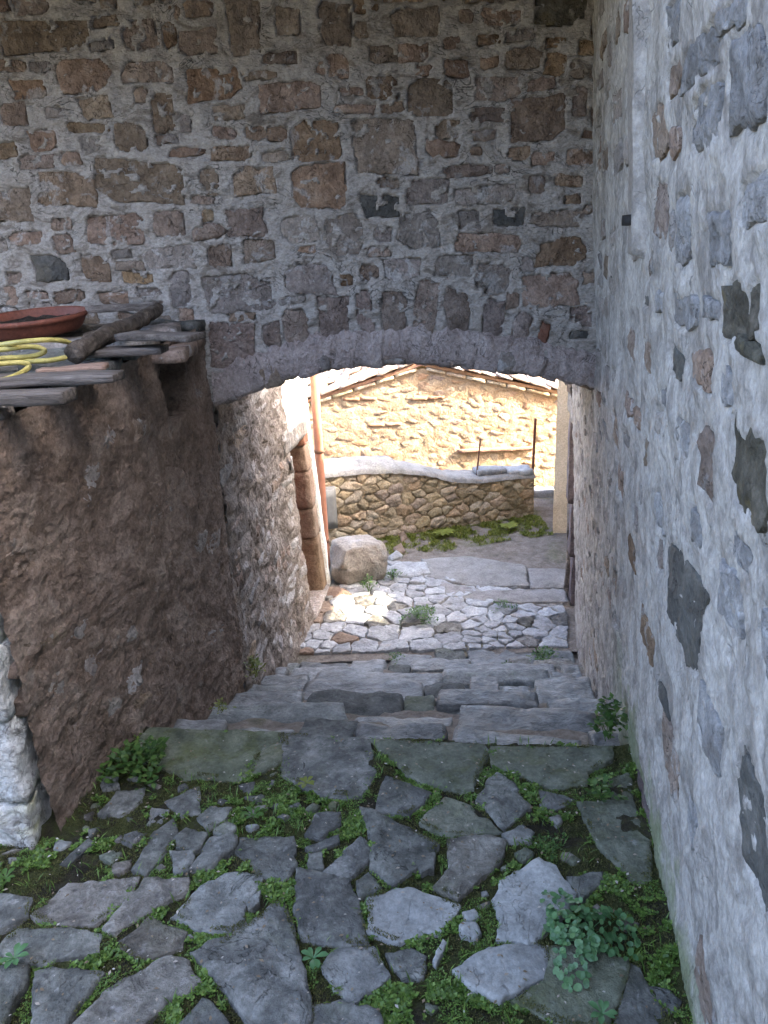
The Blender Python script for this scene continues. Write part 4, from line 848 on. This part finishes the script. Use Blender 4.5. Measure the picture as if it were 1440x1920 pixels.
e = w_map(np.array([WLEN] * 4), np.array([-.05, -.05, float(low_top(WLEN)), float(low_top(WLEN))]), np.array([0, -.36, -.36, 0.0])); link_mesh('wall_end', e, [(0, 1, 2, 3)], LOWW_S, lo, False)
p = w_map(np.array([tu[7] - .12]), np.array([tz[7] + .04]), np.array([-.14]))[0]; block('loose_stone', p, (.30, .16, .05), .2, COBBLE, lo, n=(9, 6, 3), amp=.014, seed=5)
p = w_map(np.array([tu[8] - .12]), np.array([tz[8] + .03]), np.array([-.10]))[0]; block('loose_stone', p, (.26, .2, .05), .1, COBBLE, lo, n=(9, 6, 3), amp=.012, seed=6)
# iron rods standing in the wall's top
for (xt, yt, xb, yb_, rr, lab) in [(901, 823, 894, 893, .008, 'thin short rusty iron rod standing in the low wall top'), (1004, 785, 999, 889, .0135, 'thick tall rusty iron rod at the right end of the low wall')]:
    u = hit(xb, yb_, w_fn, 3, 14); off = -.12; Yr = u[1] + .12; A = at_y(xb, yb_ - 6, Yr); Bp = at_y(xt, yt, Yr)
    tag(tube('iron_rod', [A - (Bp - A) * .12, (A + Bp) / 2, Bp], rr, RUST, None, seg=10, sub=3), lab, 'iron rod', 'iron rods in the low wall')
p = hit(619, 950, w_fn, 3, 14); bx = thing('meter_box', 'flat grey metal box on the low wall behind the drainpipe', 'box', tuple(p - np.array([0, .0, .16])))
ab = math.atan2(wd[1], wd[0]); block('case', p + np.array([0, -.03, 0]), (.12, .05, .40), ab, GREYBOX, bx, n=(3, 3, 5), amp=.0005, rnd=.2); block('cover', p + np.array([.003, -.06, 0]), (.095, .012, .35), ab, GREYBOX, bx, n=(3, 2, 5), amp=.0005, rnd=.2)

# gable house
GY, GROT = 8.7, math.radians(1)
gd = np.array([math.cos(GROT), math.sin(GROT)]); gn = np.array([math.sin(GROT), -math.cos(GROT)]); G0 = np.array([.3, GY])
def g_map(u, v, off):
    u = np.asarray(u, float); off = np.asarray(off, float) + 0 * u
    return np.stack([G0[0] + gd[0] * u + gn[0] * off, G0[1] + gd[1] * u + gn[1] * off, np.asarray(v, float) + 0 * u], -1)
g_fn = lambda p: (p[0] - G0[0]) * gn[0] + (p[1] - G0[1]) * gn[1]
def g_uv(px, py): p = hit(px, py, g_fn, 4, 20); return (p[0] - G0[0]) * gd[0] + (p[1] - G0[1]) * gd[1], p[2]
ua, za = g_uv(790, 690); ul, zl = g_uv(600, 752); ur, zr = g_uv(1042, 742)
sl_, sr_ = (za - zl) / (ua - ul), (za - zr) / (ur - ua); EXT = 1.1
def gable_top(u): return za - np.where(u < ua, (ua - u) * sl_, (u - ua) * sr_)
gh = thing('gable_house', 'sunlit ochre stone house end with low tiled gable across the court', 'house', (*G0, -1.0))
u0, u1 = ul - EXT, ur + EXT
us = np.linspace(u0, u1, 160); vs = np.linspace(0, 1, 70); U = us[:, None] + 0 * vs[None]; zt = gable_top(us)[:, None]; Vv = -1.9 + (zt + 1.9) * vs[None]
grid_mesh('mortar', g_map(U, Vv, fbm(np.stack([U, Vv, 0 * U], -1), 7, 4, .6) * .012), GABLE_M, gh, flip=False)
zlo = -1.25; pts = []; tries = 0
while len(pts) < 290 and tries < 40000:
    tries += 1; p = np.array([random.uniform(ul - .25, ur + .3), random.uniform(zlo, za)]); r = random.uniform(.10, .19)
    if p[1] < gable_top(p[0]) - .06 and all(abs(p[0] - q[0]) / 2.1 + abs(p[1] - q[1]) > r * .75 for q in pts): pts.append(p)
sp = [np.array([p[0] / 2.0, p[1]]) for p in pts]
bd3 = [np.array([u / 2.0, v]) for u, v in [(ul - .3, zlo - .05), (ur + .35, zlo - .05), (ur + .35, float(gable_top(ur + .35)) - .05), (ua, za - .06), (ul - .3, float(gable_top(ul - .3)) - .05)]]
for j, c in enumerate(cells(sp, bd3, .028)):
    if c is None or np.ptp(c, axis=0).min() < .04: continue
    c = c * np.array([2.0, 1])
    relief('stone', c, g_map, random.uniform(.002, .009), random.choice((GABLE_S,) * 7 + (GABLE_B, LOWW_S)), gh, step=.05, jag=.016, rough=.007, rings=(1.0, .94, .8, .45), rim=.1, seed=2000 + j, nsc=12, curve=3)
for (ux, vx, w, tl) in [(-.62, -.02, .4, 0), (.15, -.05, .4, .02), (.85, .15, .4, .05), (-.35, -.33, .35, 0)]:
    n_ = max(2, int(w / .2)); 
    for j in range(n_):
        c = g_map(ux + j * .2, vx + j * .2 * tl, -.008); block('brick', c, (.19, .05, .035), GROT, GABLE_B, gh, n=(5, 3, 2), amp=.006, seed=j + ux, tilt=(0, -tl))
c = g_map(g_uv(930, 842)[0], g_uv(930, 842)[1], .02); block('brick', c, (.9, .05, .035), GROT, GABLE_B, gh, n=(16, 3, 3), amp=.012, seed=3.3)
roof = link_mesh('roof', [], [], ROOFT, gh) if False else None
def roof_slab(side):
    sl = sl_ if side < 0 else sr_; ue = (u0 - .2) if side < 0 else (u1 + .2); V = []
    for u, dz in ((ua, .03), (ue, .03)):
        for of in (.03, -6.0):
            z = za - abs(u - ua) * sl + dz; V += [g_map(u, z, of), g_map(u, z + .035, of)]
    return link_mesh('roof_slope', V, [(0, 1, 5, 4), (2, 6, 7, 3), (1, 3, 7, 5), (0, 4, 6, 2), (4, 5, 7, 6)], GABLE_B if side < 0 else GABLE_B, gh, False)
for side in (-1, 1):
    rs = roof_slab(side); sl = sl_ if side < 0 else sr_; an = math.atan(sl) * (1 if side > 0 else -1)
    for row in range(9):             # courses going back from the verge
        u = 0.02; Lr = (ua - u0 + .1) if side < 0 else (u1 - ua + .1); k = 0
        while u < Lr:
            w = random.uniform(.18, .27); uu_ = ua + side * (u + w / 2); z = za - (u + w / 2) * sl + .092 + random.uniform(-.008, .012)
            c = g_map(uu_, z, -.05 - row * .24 + random.uniform(-.025, .025)); u += w * .93; k += 1
            block('roof_tile', c, (w, .25, .028), GROT + random.uniform(-.05, .05), ROOFT, rs, n=(4, 4, 2), amp=.008, rnd=.4, seed=row * 31 + k, tilt=(random.uniform(-.05, .05), an + (.09 if side > 0 else -.09)))
for side in (-1, 1):                 # flat bricks under the verge
    sl = sl_ if side < 0 else sr_; an = math.atan(sl) * (1 if side > 0 else -1); u = .05
    while u < 2.2:
        w = random.uniform(.2, .28); z = za - (u + w / 2) * sl + .005; block('verge_brick', g_map(ua + side * (u + w / 2), z, -.03), (w - .01, .14, .035), GROT, LOWW_S, gh, n=(4, 3, 2), amp=.006, seed=u * 9, tilt=(0, an)); u += w
Bk = [g_map(u, z, of) for of in (0, -5.8) for u, z in ((u0, -1.9), (u1, -1.9), (u1, float(gable_top(u1))), (u0, float(gable_top(u0))))]
link_mesh('side_walls', Bk, [(0, 4, 7, 3), (1, 2, 6, 5), (4, 5, 6, 7)], GABLE_M, gh, False)

# neighbour's plastered house corner on the right, and an added hidden block that shades the court
nb0 = at_z(1036, 996, LOW_Z)
nb = thing('plastered_house', 'tan plastered house corner standing right of the grassy court', 'house', tuple(nb0))
def box(name, x0, x1, y0, y1, z0, z1, m_, par, n=(4, 4, 12), amp=.004, rnd=.02):
    return block(name, ((x0 + x1) / 2, (y0 + y1) / 2, (z0 + z1) / 2), (x1 - x0, y1 - y0, z1 - z0), 0, m_, par, n=n, amp=amp, rnd=rnd)
NROT = -math.radians(15)
def nbox(name, x0, x1, y0, y1, z0, z1, m_, n, amp, rnd=.01):
    cx, cy = (x0 + x1) / 2, (y0 + y1) / 2; c_, s_ = math.cos(NROT), math.sin(NROT)
    return block(name, (nb0[0] + cx * c_ - cy * s_, nb0[1] + cx * s_ + cy * c_, (z0 + z1) / 2), (x1 - x0, y1 - y0, z1 - z0), NROT, m_, nb, n=n, amp=amp, rnd=rnd)
nbox('wall', 0, 3.2, 0, 1.1, -1.2, 1.7, TANPL, (10, 8, 40), .006)
nbox('roof', -.2, 3.4, -.15, 1.25, 1.704, 1.84, ROOFT, (10, 6, 2), .01)
gw = block('court_sun_blocker', (1.86, 6.1, .25), (.25, 1.5, 2.6), -.12, LOWW_S, None, n=(4, 14, 20), amp=.02, rnd=.1); tag(gw, kind='structure')  # added out of view, keeps direct sun off the court

# ------------------------------------------------------------------ porch ceiling over the landing (out of view, it shades the upper wall)
pc = link_mesh('porch_ceiling', [(-3.3, 1.8, 2.78), (1.2, 1.8, 2.78), (1.2, 3.29, 2.78), (-3.3, 3.29, 2.78), (-3.3, 1.8, 3.0), (1.2, 1.8, 3.0), (1.2, 3.29, 3.0), (-3.3, 3.29, 3.0)],
          [(0, 1, 2, 3), (4, 7, 6, 5), (0, 4, 5, 1), (1, 5, 6, 2), (3, 2, 6, 7), (0, 3, 7, 4)], WOODB, None, False)
tag(pc, kind='structure')
lh = block('rear_sky_blocker', (-1, -5.4, 2.3), (14, 1.6, 5.0), 0, PLASTER_BR, None, n=(14, 3, 6), amp=.02, rnd=.02); tag(lh, kind='structure')  # added behind the camera, cuts low sky so the upper arch wall darkens

# ------------------------------------------------------------------ boulder
bc = at_z(671, 1096, LOW_Z)
def bwarp(v):
    v = v.copy(); z = v[:, 2] / .20; v[:, 0] *= 1 - .13 * z + .05 * (v[:, 1] / .2); v[:, 1] *= 1 - .18 * z; v[:, 2] += .05 * v[:, 0] / .25 * (z > 0) ; v[:, 0] += .02 * z; return v
bo = block('boulder', bc + np.array([0, .17, .15]), (.42, .36, .37), .35, BOULDER, None, n=(18, 16, 16), amp=.030, nscale=4.2, rnd=.54, seed=2, tilt=(-.04, .05), warp=bwarp)
tag(bo, 'big rounded brown boulder standing on the cobbles beside the drainpipe', 'boulder')

# ------------------------------------------------------------------ things on the ledge
sz = 1.315; c = at_z(70, 607, sz)
c = np.array([at_y(62, 600, 3.02)[0], 3.02, 0.0]); c[2] = float(ledge_top(3.02)) + .040
sa = thing('plant_saucer', 'wide terracotta coloured plant saucer with dry soil on the ledge', 'saucer', tuple(c))
R_ = .205
lathe('dish', [(0.001, .0), (R_ * .80, .0), (R_ * .86, .012), (R_ * .95, .044), (R_ * .965, .048), (R_ * 1.0, .049), (R_ * 1.01, .058), (R_ * 1.0, .066), (R_ * .96, .067), (R_ * .94, .060), (R_ * .88, .026), (R_ * .84, .018), (.001, .016)], TERRA, sa, c, 56, (.075, -.03))
nr, ns = 14, 40; V = []; F = []
for i in range(nr):
    for k in range(ns):
        r = R_ * .91 * (i + .3) / nr; a = 2 * math.pi * k / ns; V.append((r * math.cos(a), r * math.sin(a), .036))
V = np.array(V); V[:, 2] += fbm(V, 22, 4, .6) * .014 - .0; V = V @ np.array(Matrix.Rotation(.075, 3, 'X') @ Matrix.Rotation(-.03, 3, 'Y')).T
F = [(i * ns + k, i * ns + (k + 1) % ns, (i + 1) * ns + (k + 1) % ns, (i + 1) * ns + k) for i in range(nr - 1) for k in range(ns)] + [tuple(range(ns))]
link_mesh('dry_soil', V + c, F, POTSOIL, sa)
def zt(Y): return float(ledge_top(Y)) + .03
def ledge_pt(px, py, dz=0.0):
    z = 1.28
    for _ in range(20):
        p = at_z(px, py, z); z = zt(min(3.25, p[1])) + dz
    return p
def plank(name, a_px, b_px, width, thick, m_, label, cat, dz=.0, group=None, seed=0, side=1):
    a, b = ledge_pt(*a_px, dz + thick), ledge_pt(*b_px, dz + thick); d = (b - a)[:2]; L = np.linalg.norm(d); ang = math.atan2(d[1], d[0])
    nrm = np.array([-d[1], d[0]]) / L * side; cc = (a[:2] + b[:2]) / 2 + nrm * width / 2
    o = block(name, (cc[0], cc[1], (a[2] + b[2]) / 2 - thick / 2), (L, width, thick), ang, m_, None, n=(16, 5, 3), amp=.004, nscale=7, rnd=.25, seed=seed)
    return tag(o, label, cat, group)
plank('weathered_plank', (-90, 742), (116, 736), .085, .034, WOOD, 'pale weathered plank with a cut end at the front of the ledge', 'plank', .012, 'boards on the ledge', 1)
plank('weathered_plank', (-60, 712), (210, 703), .10, .026, WOOD, 'dark grey split plank lying behind the pale front plank', 'plank', .012, 'boards on the ledge', 2)
plank('brown_board', (66, 694), (196, 684), .075, .014, WOODB, 'short brown board beside the yellow hose on the ledge', 'plank', .022, 'boards on the ledge', 3)
plank('weathered_plank', (150, 660), (300, 652), .12, .022, WOOD, 'short grey plank lying right of the hose on the ledge', 'plank', .012, 'boards on the ledge', 4)
plank('weathered_plank', (215, 633), (352, 622), .10, .02, WOOD, 'grey plank end near the arch wall on the ledge', 'plank', .012, 'boards on the ledge', 5)
A, Bq = ledge_pt(140, 662, .05), None
Bq = at_y(296, 580, 3.13); A = np.array([A[0], A[1], A[2]])
lg = [A + (Bq - A) * t + np.array([0, 0, .006 * math.sin(t * 7)]) for t in np.linspace(0, 1, 7)]
LG = tube('bark_log', lg, .034, BARK, None, seg=26, sub=12, radf=lambda t: .027 - .005 * t)
vv = np.array([v.co[:] for v in LG.data.vertices]); ax_ = (Bq - A) / np.linalg.norm(Bq - A); rad_ = vv - np.outer(vv @ ax_, ax_); rad_ /= np.linalg.norm(rad_, axis=1)[:, None]
vv = vv + rad_ * (ridge(vv - np.outer(vv @ ax_, ax_) * .75, 45, 3, 3.3) * .004 + fbm(vv, 14, 3) * .006)[:, None]
for v, c3 in zip(LG.data.vertices, vv): v.co = c3
tag(LG, 'rough bark covered log lying across the ledge beside the saucer', 'log')
a, b = at_y(160, 581, 3.05), at_y(292, 573, 3.12)
o = block('stick', (a + b) / 2, (np.linalg.norm(b - a), .035, .03), math.atan2(b[1] - a[1], b[0] - a[0]), WOOD, None, n=(14, 3, 3), amp=.003, rnd=.3, tilt=(0, -math.atan2(b[2] - a[2], np.hypot(*(b - a)[:2])))); tag(o, 'thin squared wooden stick leaning on the bark log behind the saucer', 'stick')
hp = [(-90, 668, .03), (-30, 652, .05), (50, 640, .055), (110, 638, .05), (143, 650, .045), (140, 664, .04), (90, 676, .035), (10, 678, .03), (-60, 684, .02), (-110, 676, .02), (-80, 666, .04), (0, 656, .06), (60, 650, .06), (84, 658, .055), (60, 668, .045), (0, 672, .05), (-50, 676, .06), (-70, 690, .06), (-20, 684, .055), (40, 680, .05), (54, 688, .035), (30, 704, .03), (-10, 716, .03), (-80, 722, .03)]
tag(tube('garden_hose', [ledge_pt(x, y, dz) for x, y, dz in hp], .0078, HOSE, None, seg=12, sub=8), 'coiled yellow garden hose lying on the ledge boards', 'hose')

# ------------------------------------------------------------------ plants
def leaves(n, pos, size, tilt=(.2, .9), aspect=.6, fold=.25):
    """n leaves at pos (n,3): a folded diamond each, as arrays"""
    az = rng.uniform(0, 2 * np.pi, n); ti = rng.uniform(*tilt, n); s = size if np.ndim(size) else np.full(n, size)
    d = np.stack([np.cos(az) * np.cos(ti), np.sin(az) * np.cos(ti), np.sin(ti)], 1)
    sd_ = np.stack([-np.sin(az), np.cos(az), 0 * az], 1); up = np.cross(d, sd_) * -1
    up = np.where(up[:, 2:3] < 0, -up, up)
    a = pos; b = pos + d * (s * .5)[:, None] + sd_ * (s * aspect * .5)[:, None] + up * (s * fold * .3)[:, None]
    c = pos + d * s[:, None]; e = pos + d * (s * .5)[:, None] - sd_ * (s * aspect * .5)[:, None] + up * (s * fold * .3)[:, None]
    V = np.stack([a, b, c, e], 1).reshape(-1, 3); i = np.arange(n)[:, None] * 4
    return V, np.hstack([i, i + 1, i + 2, i + 3])
def round_leaves(pos, nrm, size, seg=7):
    V = []; F = []
    for p, n, s in zip(pos, nrm, size):
        n = n / np.linalg.norm(n); t = np.cross(n, rng.normal(size=3)); t /= np.linalg.norm(t); b = np.cross(n, t); i0 = len(V); V.append(p - n * s * .12)
        for k in range(seg):
            a = 2 * math.pi * k / seg; r = s * (1.0 if k else 1.25) * (1 + .0 * a); V.append(p + t * math.cos(a) * r + b * math.sin(a) * r * .82 + n * s * .06 * math.cos(2 * a))
        F += [(i0, i0 + 1 + k, i0 + 1 + (k + 1) % seg) for k in range(seg)]
    return V, F
# mask of where the joints are
def in_stone(P, grow=0.0):
    r = np.zeros(len(P), bool)
    for pl in stone_polys:
        q = np.array(pl); c_ = q.mean(0); 
        if grow: q = c_ + (q - c_) * (1 + grow)
        lo_, hi_ = q.min(0), q.max(0); m_ = (P[:, 0] > lo_[0]) & (P[:, 0] < hi_[0]) & (P[:, 1] > lo_[1]) & (P[:, 1] < hi_[1])
        if m_.any():
            idx = np.nonzero(m_)[0]; r[idx] |= inside(P[idx], q)
    return r
def sample(n, x0, x1, y0, y1): return np.stack([rng.uniform(x0, x1, n), rng.uniform(y0, y1, n)], 1)
def z3(P): return np.hstack([P, np.zeros((len(P), 1))])
P = sample(420000, -1.75, .95, 1.05, 2.34)
ok = (P[:, 0] < R_base(P[:, 1]) - .004) & (P[:, 1] < step_edge(0, P[:, 0]) - .01) & ((P[:, 1] < 1.84) | (P[:, 0] > L_base(P[:, 1]) + .02))
P = P[ok]; st = in_stone(P, -.16); deep = in_stone(P, 0)
nz = fbm(z3(P), 7, 3, .6, 50); kk = (~st) & (nz > -.28 + .5 * deep); P1 = P[kk]
pos = np.hstack([P1, np.maximum(landing_h(P1[:, 0], P1[:, 1]) + .002, np.where(deep[kk], .010, -1))[:, None]])
pos = pos[rng.permutation(len(pos))[:120000]]
V, F = leaves(len(pos), pos, rng.uniform(.003, .0065, len(pos)), (.5, 1.45), .5)
tag(link_mesh('moss', V, F, MOSSL, None, False, False), 'dark olive moss filling the joints of the landing', 'moss', kind='stuff')
lush = np.array([at_z(x, y, 0)[:2] for x, y in [(560, 1510), (650, 1500), (520, 1560), (730, 1500), (800, 1560), (640, 1560), (480, 1470), (1020, 1470), (1100, 1480), (900, 1760), (600, 1700), (420, 1790), (820, 1880), (950, 1890), (60, 1850), (330, 1690), (560, 1900), (700, 1880), (30, 1590), (1180, 1700), (1260, 1840)]])
rad = np.array([.16, .13, .12, .13, .12, .12, .10, .12, .08, .1, .14, .14, .16, .14, .14, .10, .1, .1, .1, .07, .06])
P2 = P[~(st | (deep & (rng.uniform(0, 1, len(P)) < .75)))]; dl = np.min(np.hypot(P2[:, None, 0] - lush[None, :, 0], P2[:, None, 1] - lush[None, :, 1]) / rad[None], axis=1)
n2 = fbm(z3(P2), 13, 3, .6, 80); P2 = P2[(n2 * 1.3 + .40 * (1.3 - np.clip(dl, 0, 2.2)) > .16)]
P2 = P2[rng.permutation(len(P2))[:85000]]
hgt = np.abs(fbm(z3(P2), 22, 2, .5, 33)) * .015
pos = np.hstack([P2, landing_h(P2[:, 0], P2[:, 1])[:, None] + .006 + (hgt * rng.uniform(.2, 1.1, len(P2)))[:, None]])
V, F = leaves(len(pos), pos, (.004 + .0062 * rng.uniform(0, 1, len(pos)) ** 2) * (1 + .35 * np.sign(fbm(z3(P2), 6, 2, .5, 91))), (-.1, .9), .72)
tag(link_mesh('ground_cover', V, F, COVERL, None, False, False), 'bright green tiny leaved ground cover between the paving stones', 'ground cover', kind='stuff')
# bits of dry leaf and grit lying about
P3 = P[rng.permutation(len(P))[:900]]; pos = np.hstack([P3, np.maximum(landing_h(P3[:, 0], P3[:, 1]), .016)[:, None] + .004])
V, F = leaves(len(pos), pos, rng.uniform(.004, .014, len(pos)) , (-.1, .25), .55)
tag(link_mesh('leaf_litter', V, F, LITTER, None, False, False), 'scattered crumbs of dry leaf and pale grit on the landing', 'litter', kind='stuff')
P4 = P[~deep]; P4 = P4[rng.permutation(len(P4))[:2600]]; P4 = P4[fbm(z3(P4), 4, 3, .6, 140) > .05]
pos = np.hstack([P4, landing_h(P4[:, 0], P4[:, 1])[:, None]]); V, F = leaves(len(pos), pos, rng.uniform(.02, .045, len(pos)), (.5, 1.3), .10)
tag(link_mesh('grass_blades', V, F, COVERL, None, False, False), 'thin grass blades sprouting between the paving stones', 'grass', kind='stuff')
# grass at the foot of the low wall
u = rng.uniform(.15, WLEN + .5, 34000); o_ = rng.uniform(.0, .62, 34000) ** 1.3
Pg = np.stack([WL[0] + wd[0] * u + wnn[0] * (o_ + .01), WL[1] + wd[1] * u + wnn[1] * (o_ + .01)], 1)
kf = (fbm(z3(Pg), 5, 3, .6, 12) + .52 - o_ * (1.5 - .5 * (u > 1.2)) - .3 * (u < .5) > 0) & (Pg[:, 0] < nb0[0] + .3) & ~((Pg[:, 0] > nb0[0] - .02) & (Pg[:, 1] > nb0[1] - .02))
Pg = Pg[kf]; pos = np.hstack([Pg, court_h(Pg[:, 0], Pg[:, 1])[:, None]])
V, F = leaves(len(pos), pos, rng.uniform(.012, .042, len(pos)) * (.5 + .5 * (fbm(z3(Pg), 8, 2) > 0)), (.3, 1.4), .30)
tag(link_mesh('grass', V, F, GRASSL, None, False, False), 'sunlit green grass growing along the foot of the low wall', 'grass', kind='stuff')

def weed(px, py, z, r, h, n, label, m_, kind='diamond', size=.014, group='weeds growing between the stones', stems=8, name='weed', off=(0, 0)):
    b = at_z(px, py, z); b = b + np.array([off[0], off[1], 0]); t = thing(name, label, 'weed', tuple(b), group)
    a = rng.uniform(0, 2 * np.pi, n); rr = r * np.sqrt(rng.uniform(0, 1, n)); lump = 1 + .35 * np.sin(a * 3 + px) + .2 * np.sin(a * 5 + py)
    rr = rr * lump; zz = h * (1 - (rr / (r * 1.5)) ** 2) * rng.uniform(.35, 1.0, n)
    pos = b + np.stack([rr * np.cos(a), rr * np.sin(a), np.maximum(.004, zz)], 1)
    if kind == 'round':
        nr_ = np.stack([np.cos(a) * .5 + rng.normal(0, .3, n), np.sin(a) * .5 - .25 + rng.normal(0, .3, n), np.ones(n)], 1)
        V, F = round_leaves(pos, nr_, rng.uniform(.55, 1.15, n) * size)
    else:
        V, F = leaves(n, pos, rng.uniform(.6, 1.3, n) * size, (-.3, .8), .62)
    link_mesh('foliage', V, F, m_, t, False)
    V = []; F = []
    for k in range(stems):
        j = rng.integers(n); p0 = b + np.array([rng.normal(0, r * .15), rng.normal(0, r * .15), -.005]); p1 = pos[j]; w = np.array([.0014, 0, 0]); i0 = len(V)
        m2 = (p0 + p1) / 2 + np.array([0, 0, h * .1]); V += [p0 - w, p0 + w, m2 + w, m2 - w, p1 + w * .6, p1 - w * .6]; F += [(i0, i0 + 1, i0 + 2, i0 + 3), (i0 + 3, i0 + 2, i0 + 4, i0 + 5)]
    link_mesh('stem', V, F, m_, t, False)
    return t
def rosette(px, py, z, r, n, label, m_, group='weeds growing between the stones'):
    b = at_z(px, py, z); t = thing('rosette_weed', label, 'weed', tuple(b), group)
    for k in range(n):
        a = 2 * math.pi * k / n + random.uniform(-.3, .3); L = r * random.uniform(.7, 1.1); d = np.array([math.cos(a), math.sin(a), 0]); s_ = np.array([-math.sin(a), math.cos(a), 0]); V = []; F = []
        for i, (t_, w_) in enumerate(((0, .06), (.25, .10), (.55, .26), (.8, .24), (1.0, .04))):
            p = b + d * L * t_ + np.array([0, 0, .006 + L * .55 * math.sin(t_ * 2.2) * .6]); V += [p + s_ * w_ * L * .8, p + np.array([0, 0, -.05 * L]), p - s_ * w_ * L * .8]
        for i in range(4): F += [(i * 3, i * 3 + 1, i * 3 + 4, i * 3 + 3), (i * 3 + 1, i * 3 + 2, i * 3 + 5, i * 3 + 4)]
        link_mesh('leaf', V, F, m_, t, True)
    return t
weed(1095, 1758, .02, .105, .045, 360, 'dense cushion of round blue green leaves on the pale paving slabs', ROUNDL, 'round', .0092)
weed(262, 1446, .02, .10, .085, 300, 'leafy green weed clump against the brown wall by the first slab', WEEDL, 'diamond', .026)
weed(1140, 1400, .0, .055, .16, 150, 'upright green weed at the foot of the right wall by the first step', WEEDL, 'diamond', .028, off=(.02, .05))
weed(1128, 1492, .03, .05, .05, 90, 'small pale green weed by the right wall on the landing', WEEDL, 'diamond', .02)
weed(1030, 1590, .02, .05, .02, 120, 'flat pale speckled seedling patch above the big white paving stone', WEEDL, 'diamond', .010)
weed(472, 1268, -.42, .04, .12, 90, 'yellow green weed at the foot of the left wall on the steps', YELL, 'diamond', .026, off=(.02, 0))
weed(415, 1332, -.14, .03, .04, 40, 'tiny yellow green weed on the upper left step', YELL, 'diamond', .018)
weed(790, 1160, LOW_Z + .02, .115, .085, 420, 'round bushy weed in the middle of the cobbled court', WEEDL, 'diamond', .022)
weed(1022, 1236, LOW_Z + .03, .10, .06, 220, 'spreading weed at the foot of the steps near the right wall', WEEDL, 'diamond', .022)
weed(945, 1138, LOW_Z + .02, .085, .04, 120, 'flat weed between cobbles right of the bushy court weed', WEEDL, 'diamond', .02)
weed(692, 1108, LOW_Z + .02, .06, .14, 90, 'tall thin weed at the right foot of the boulder', WEEDL, 'diamond', .024)
weed(737, 1082, LOW_Z + .02, .075, .06, 110, 'low weed behind and right of the boulder', WEEDL, 'diamond', .022)
weed(950, 1256, -.88, .04, .05, 60, 'small weed on the lowest step toward the right', WEEDL, 'diamond', .018)
weed(742, 1234, -.95, .05, .04, 70, 'small weed in the middle of the lowest step edge', WEEDL, 'diamond', .018)
rosette(475, 1532, .02, .036, 6, 'small pale leaf rosette in the green cover below the left slabs', WEEDL)
rosette(12, 1650, .02, .035, 6, 'pale leaf rosette at the left edge near the whitewashed blocks', WEEDL)
rosette(588, 1800, .02, .036, 7, 'leaf rosette right of the largest dark slab', ROUNDL)
rosette(28, 1800, .02, .035, 7, 'leaf rosette on the lower left paving', ROUNDL)
rosette(1130, 1905, .03, .034, 7, 'leaf rosette at the bottom edge near the right wall', ROUNDL)
rosette(955, 990, LOW_Z + .02, .10, 12, 'broad leaved rosette in the sunny grass under the low wall', GRASSL)
rosette(830, 1003, LOW_Z + .02, .11, 10, 'leafy rosette in the grass below the middle of the low wall', GRASSL)
rosette(575, 1472, .03, .035, 7, 'yellowish leaf rosette beside the lichen covered slab', YELL)
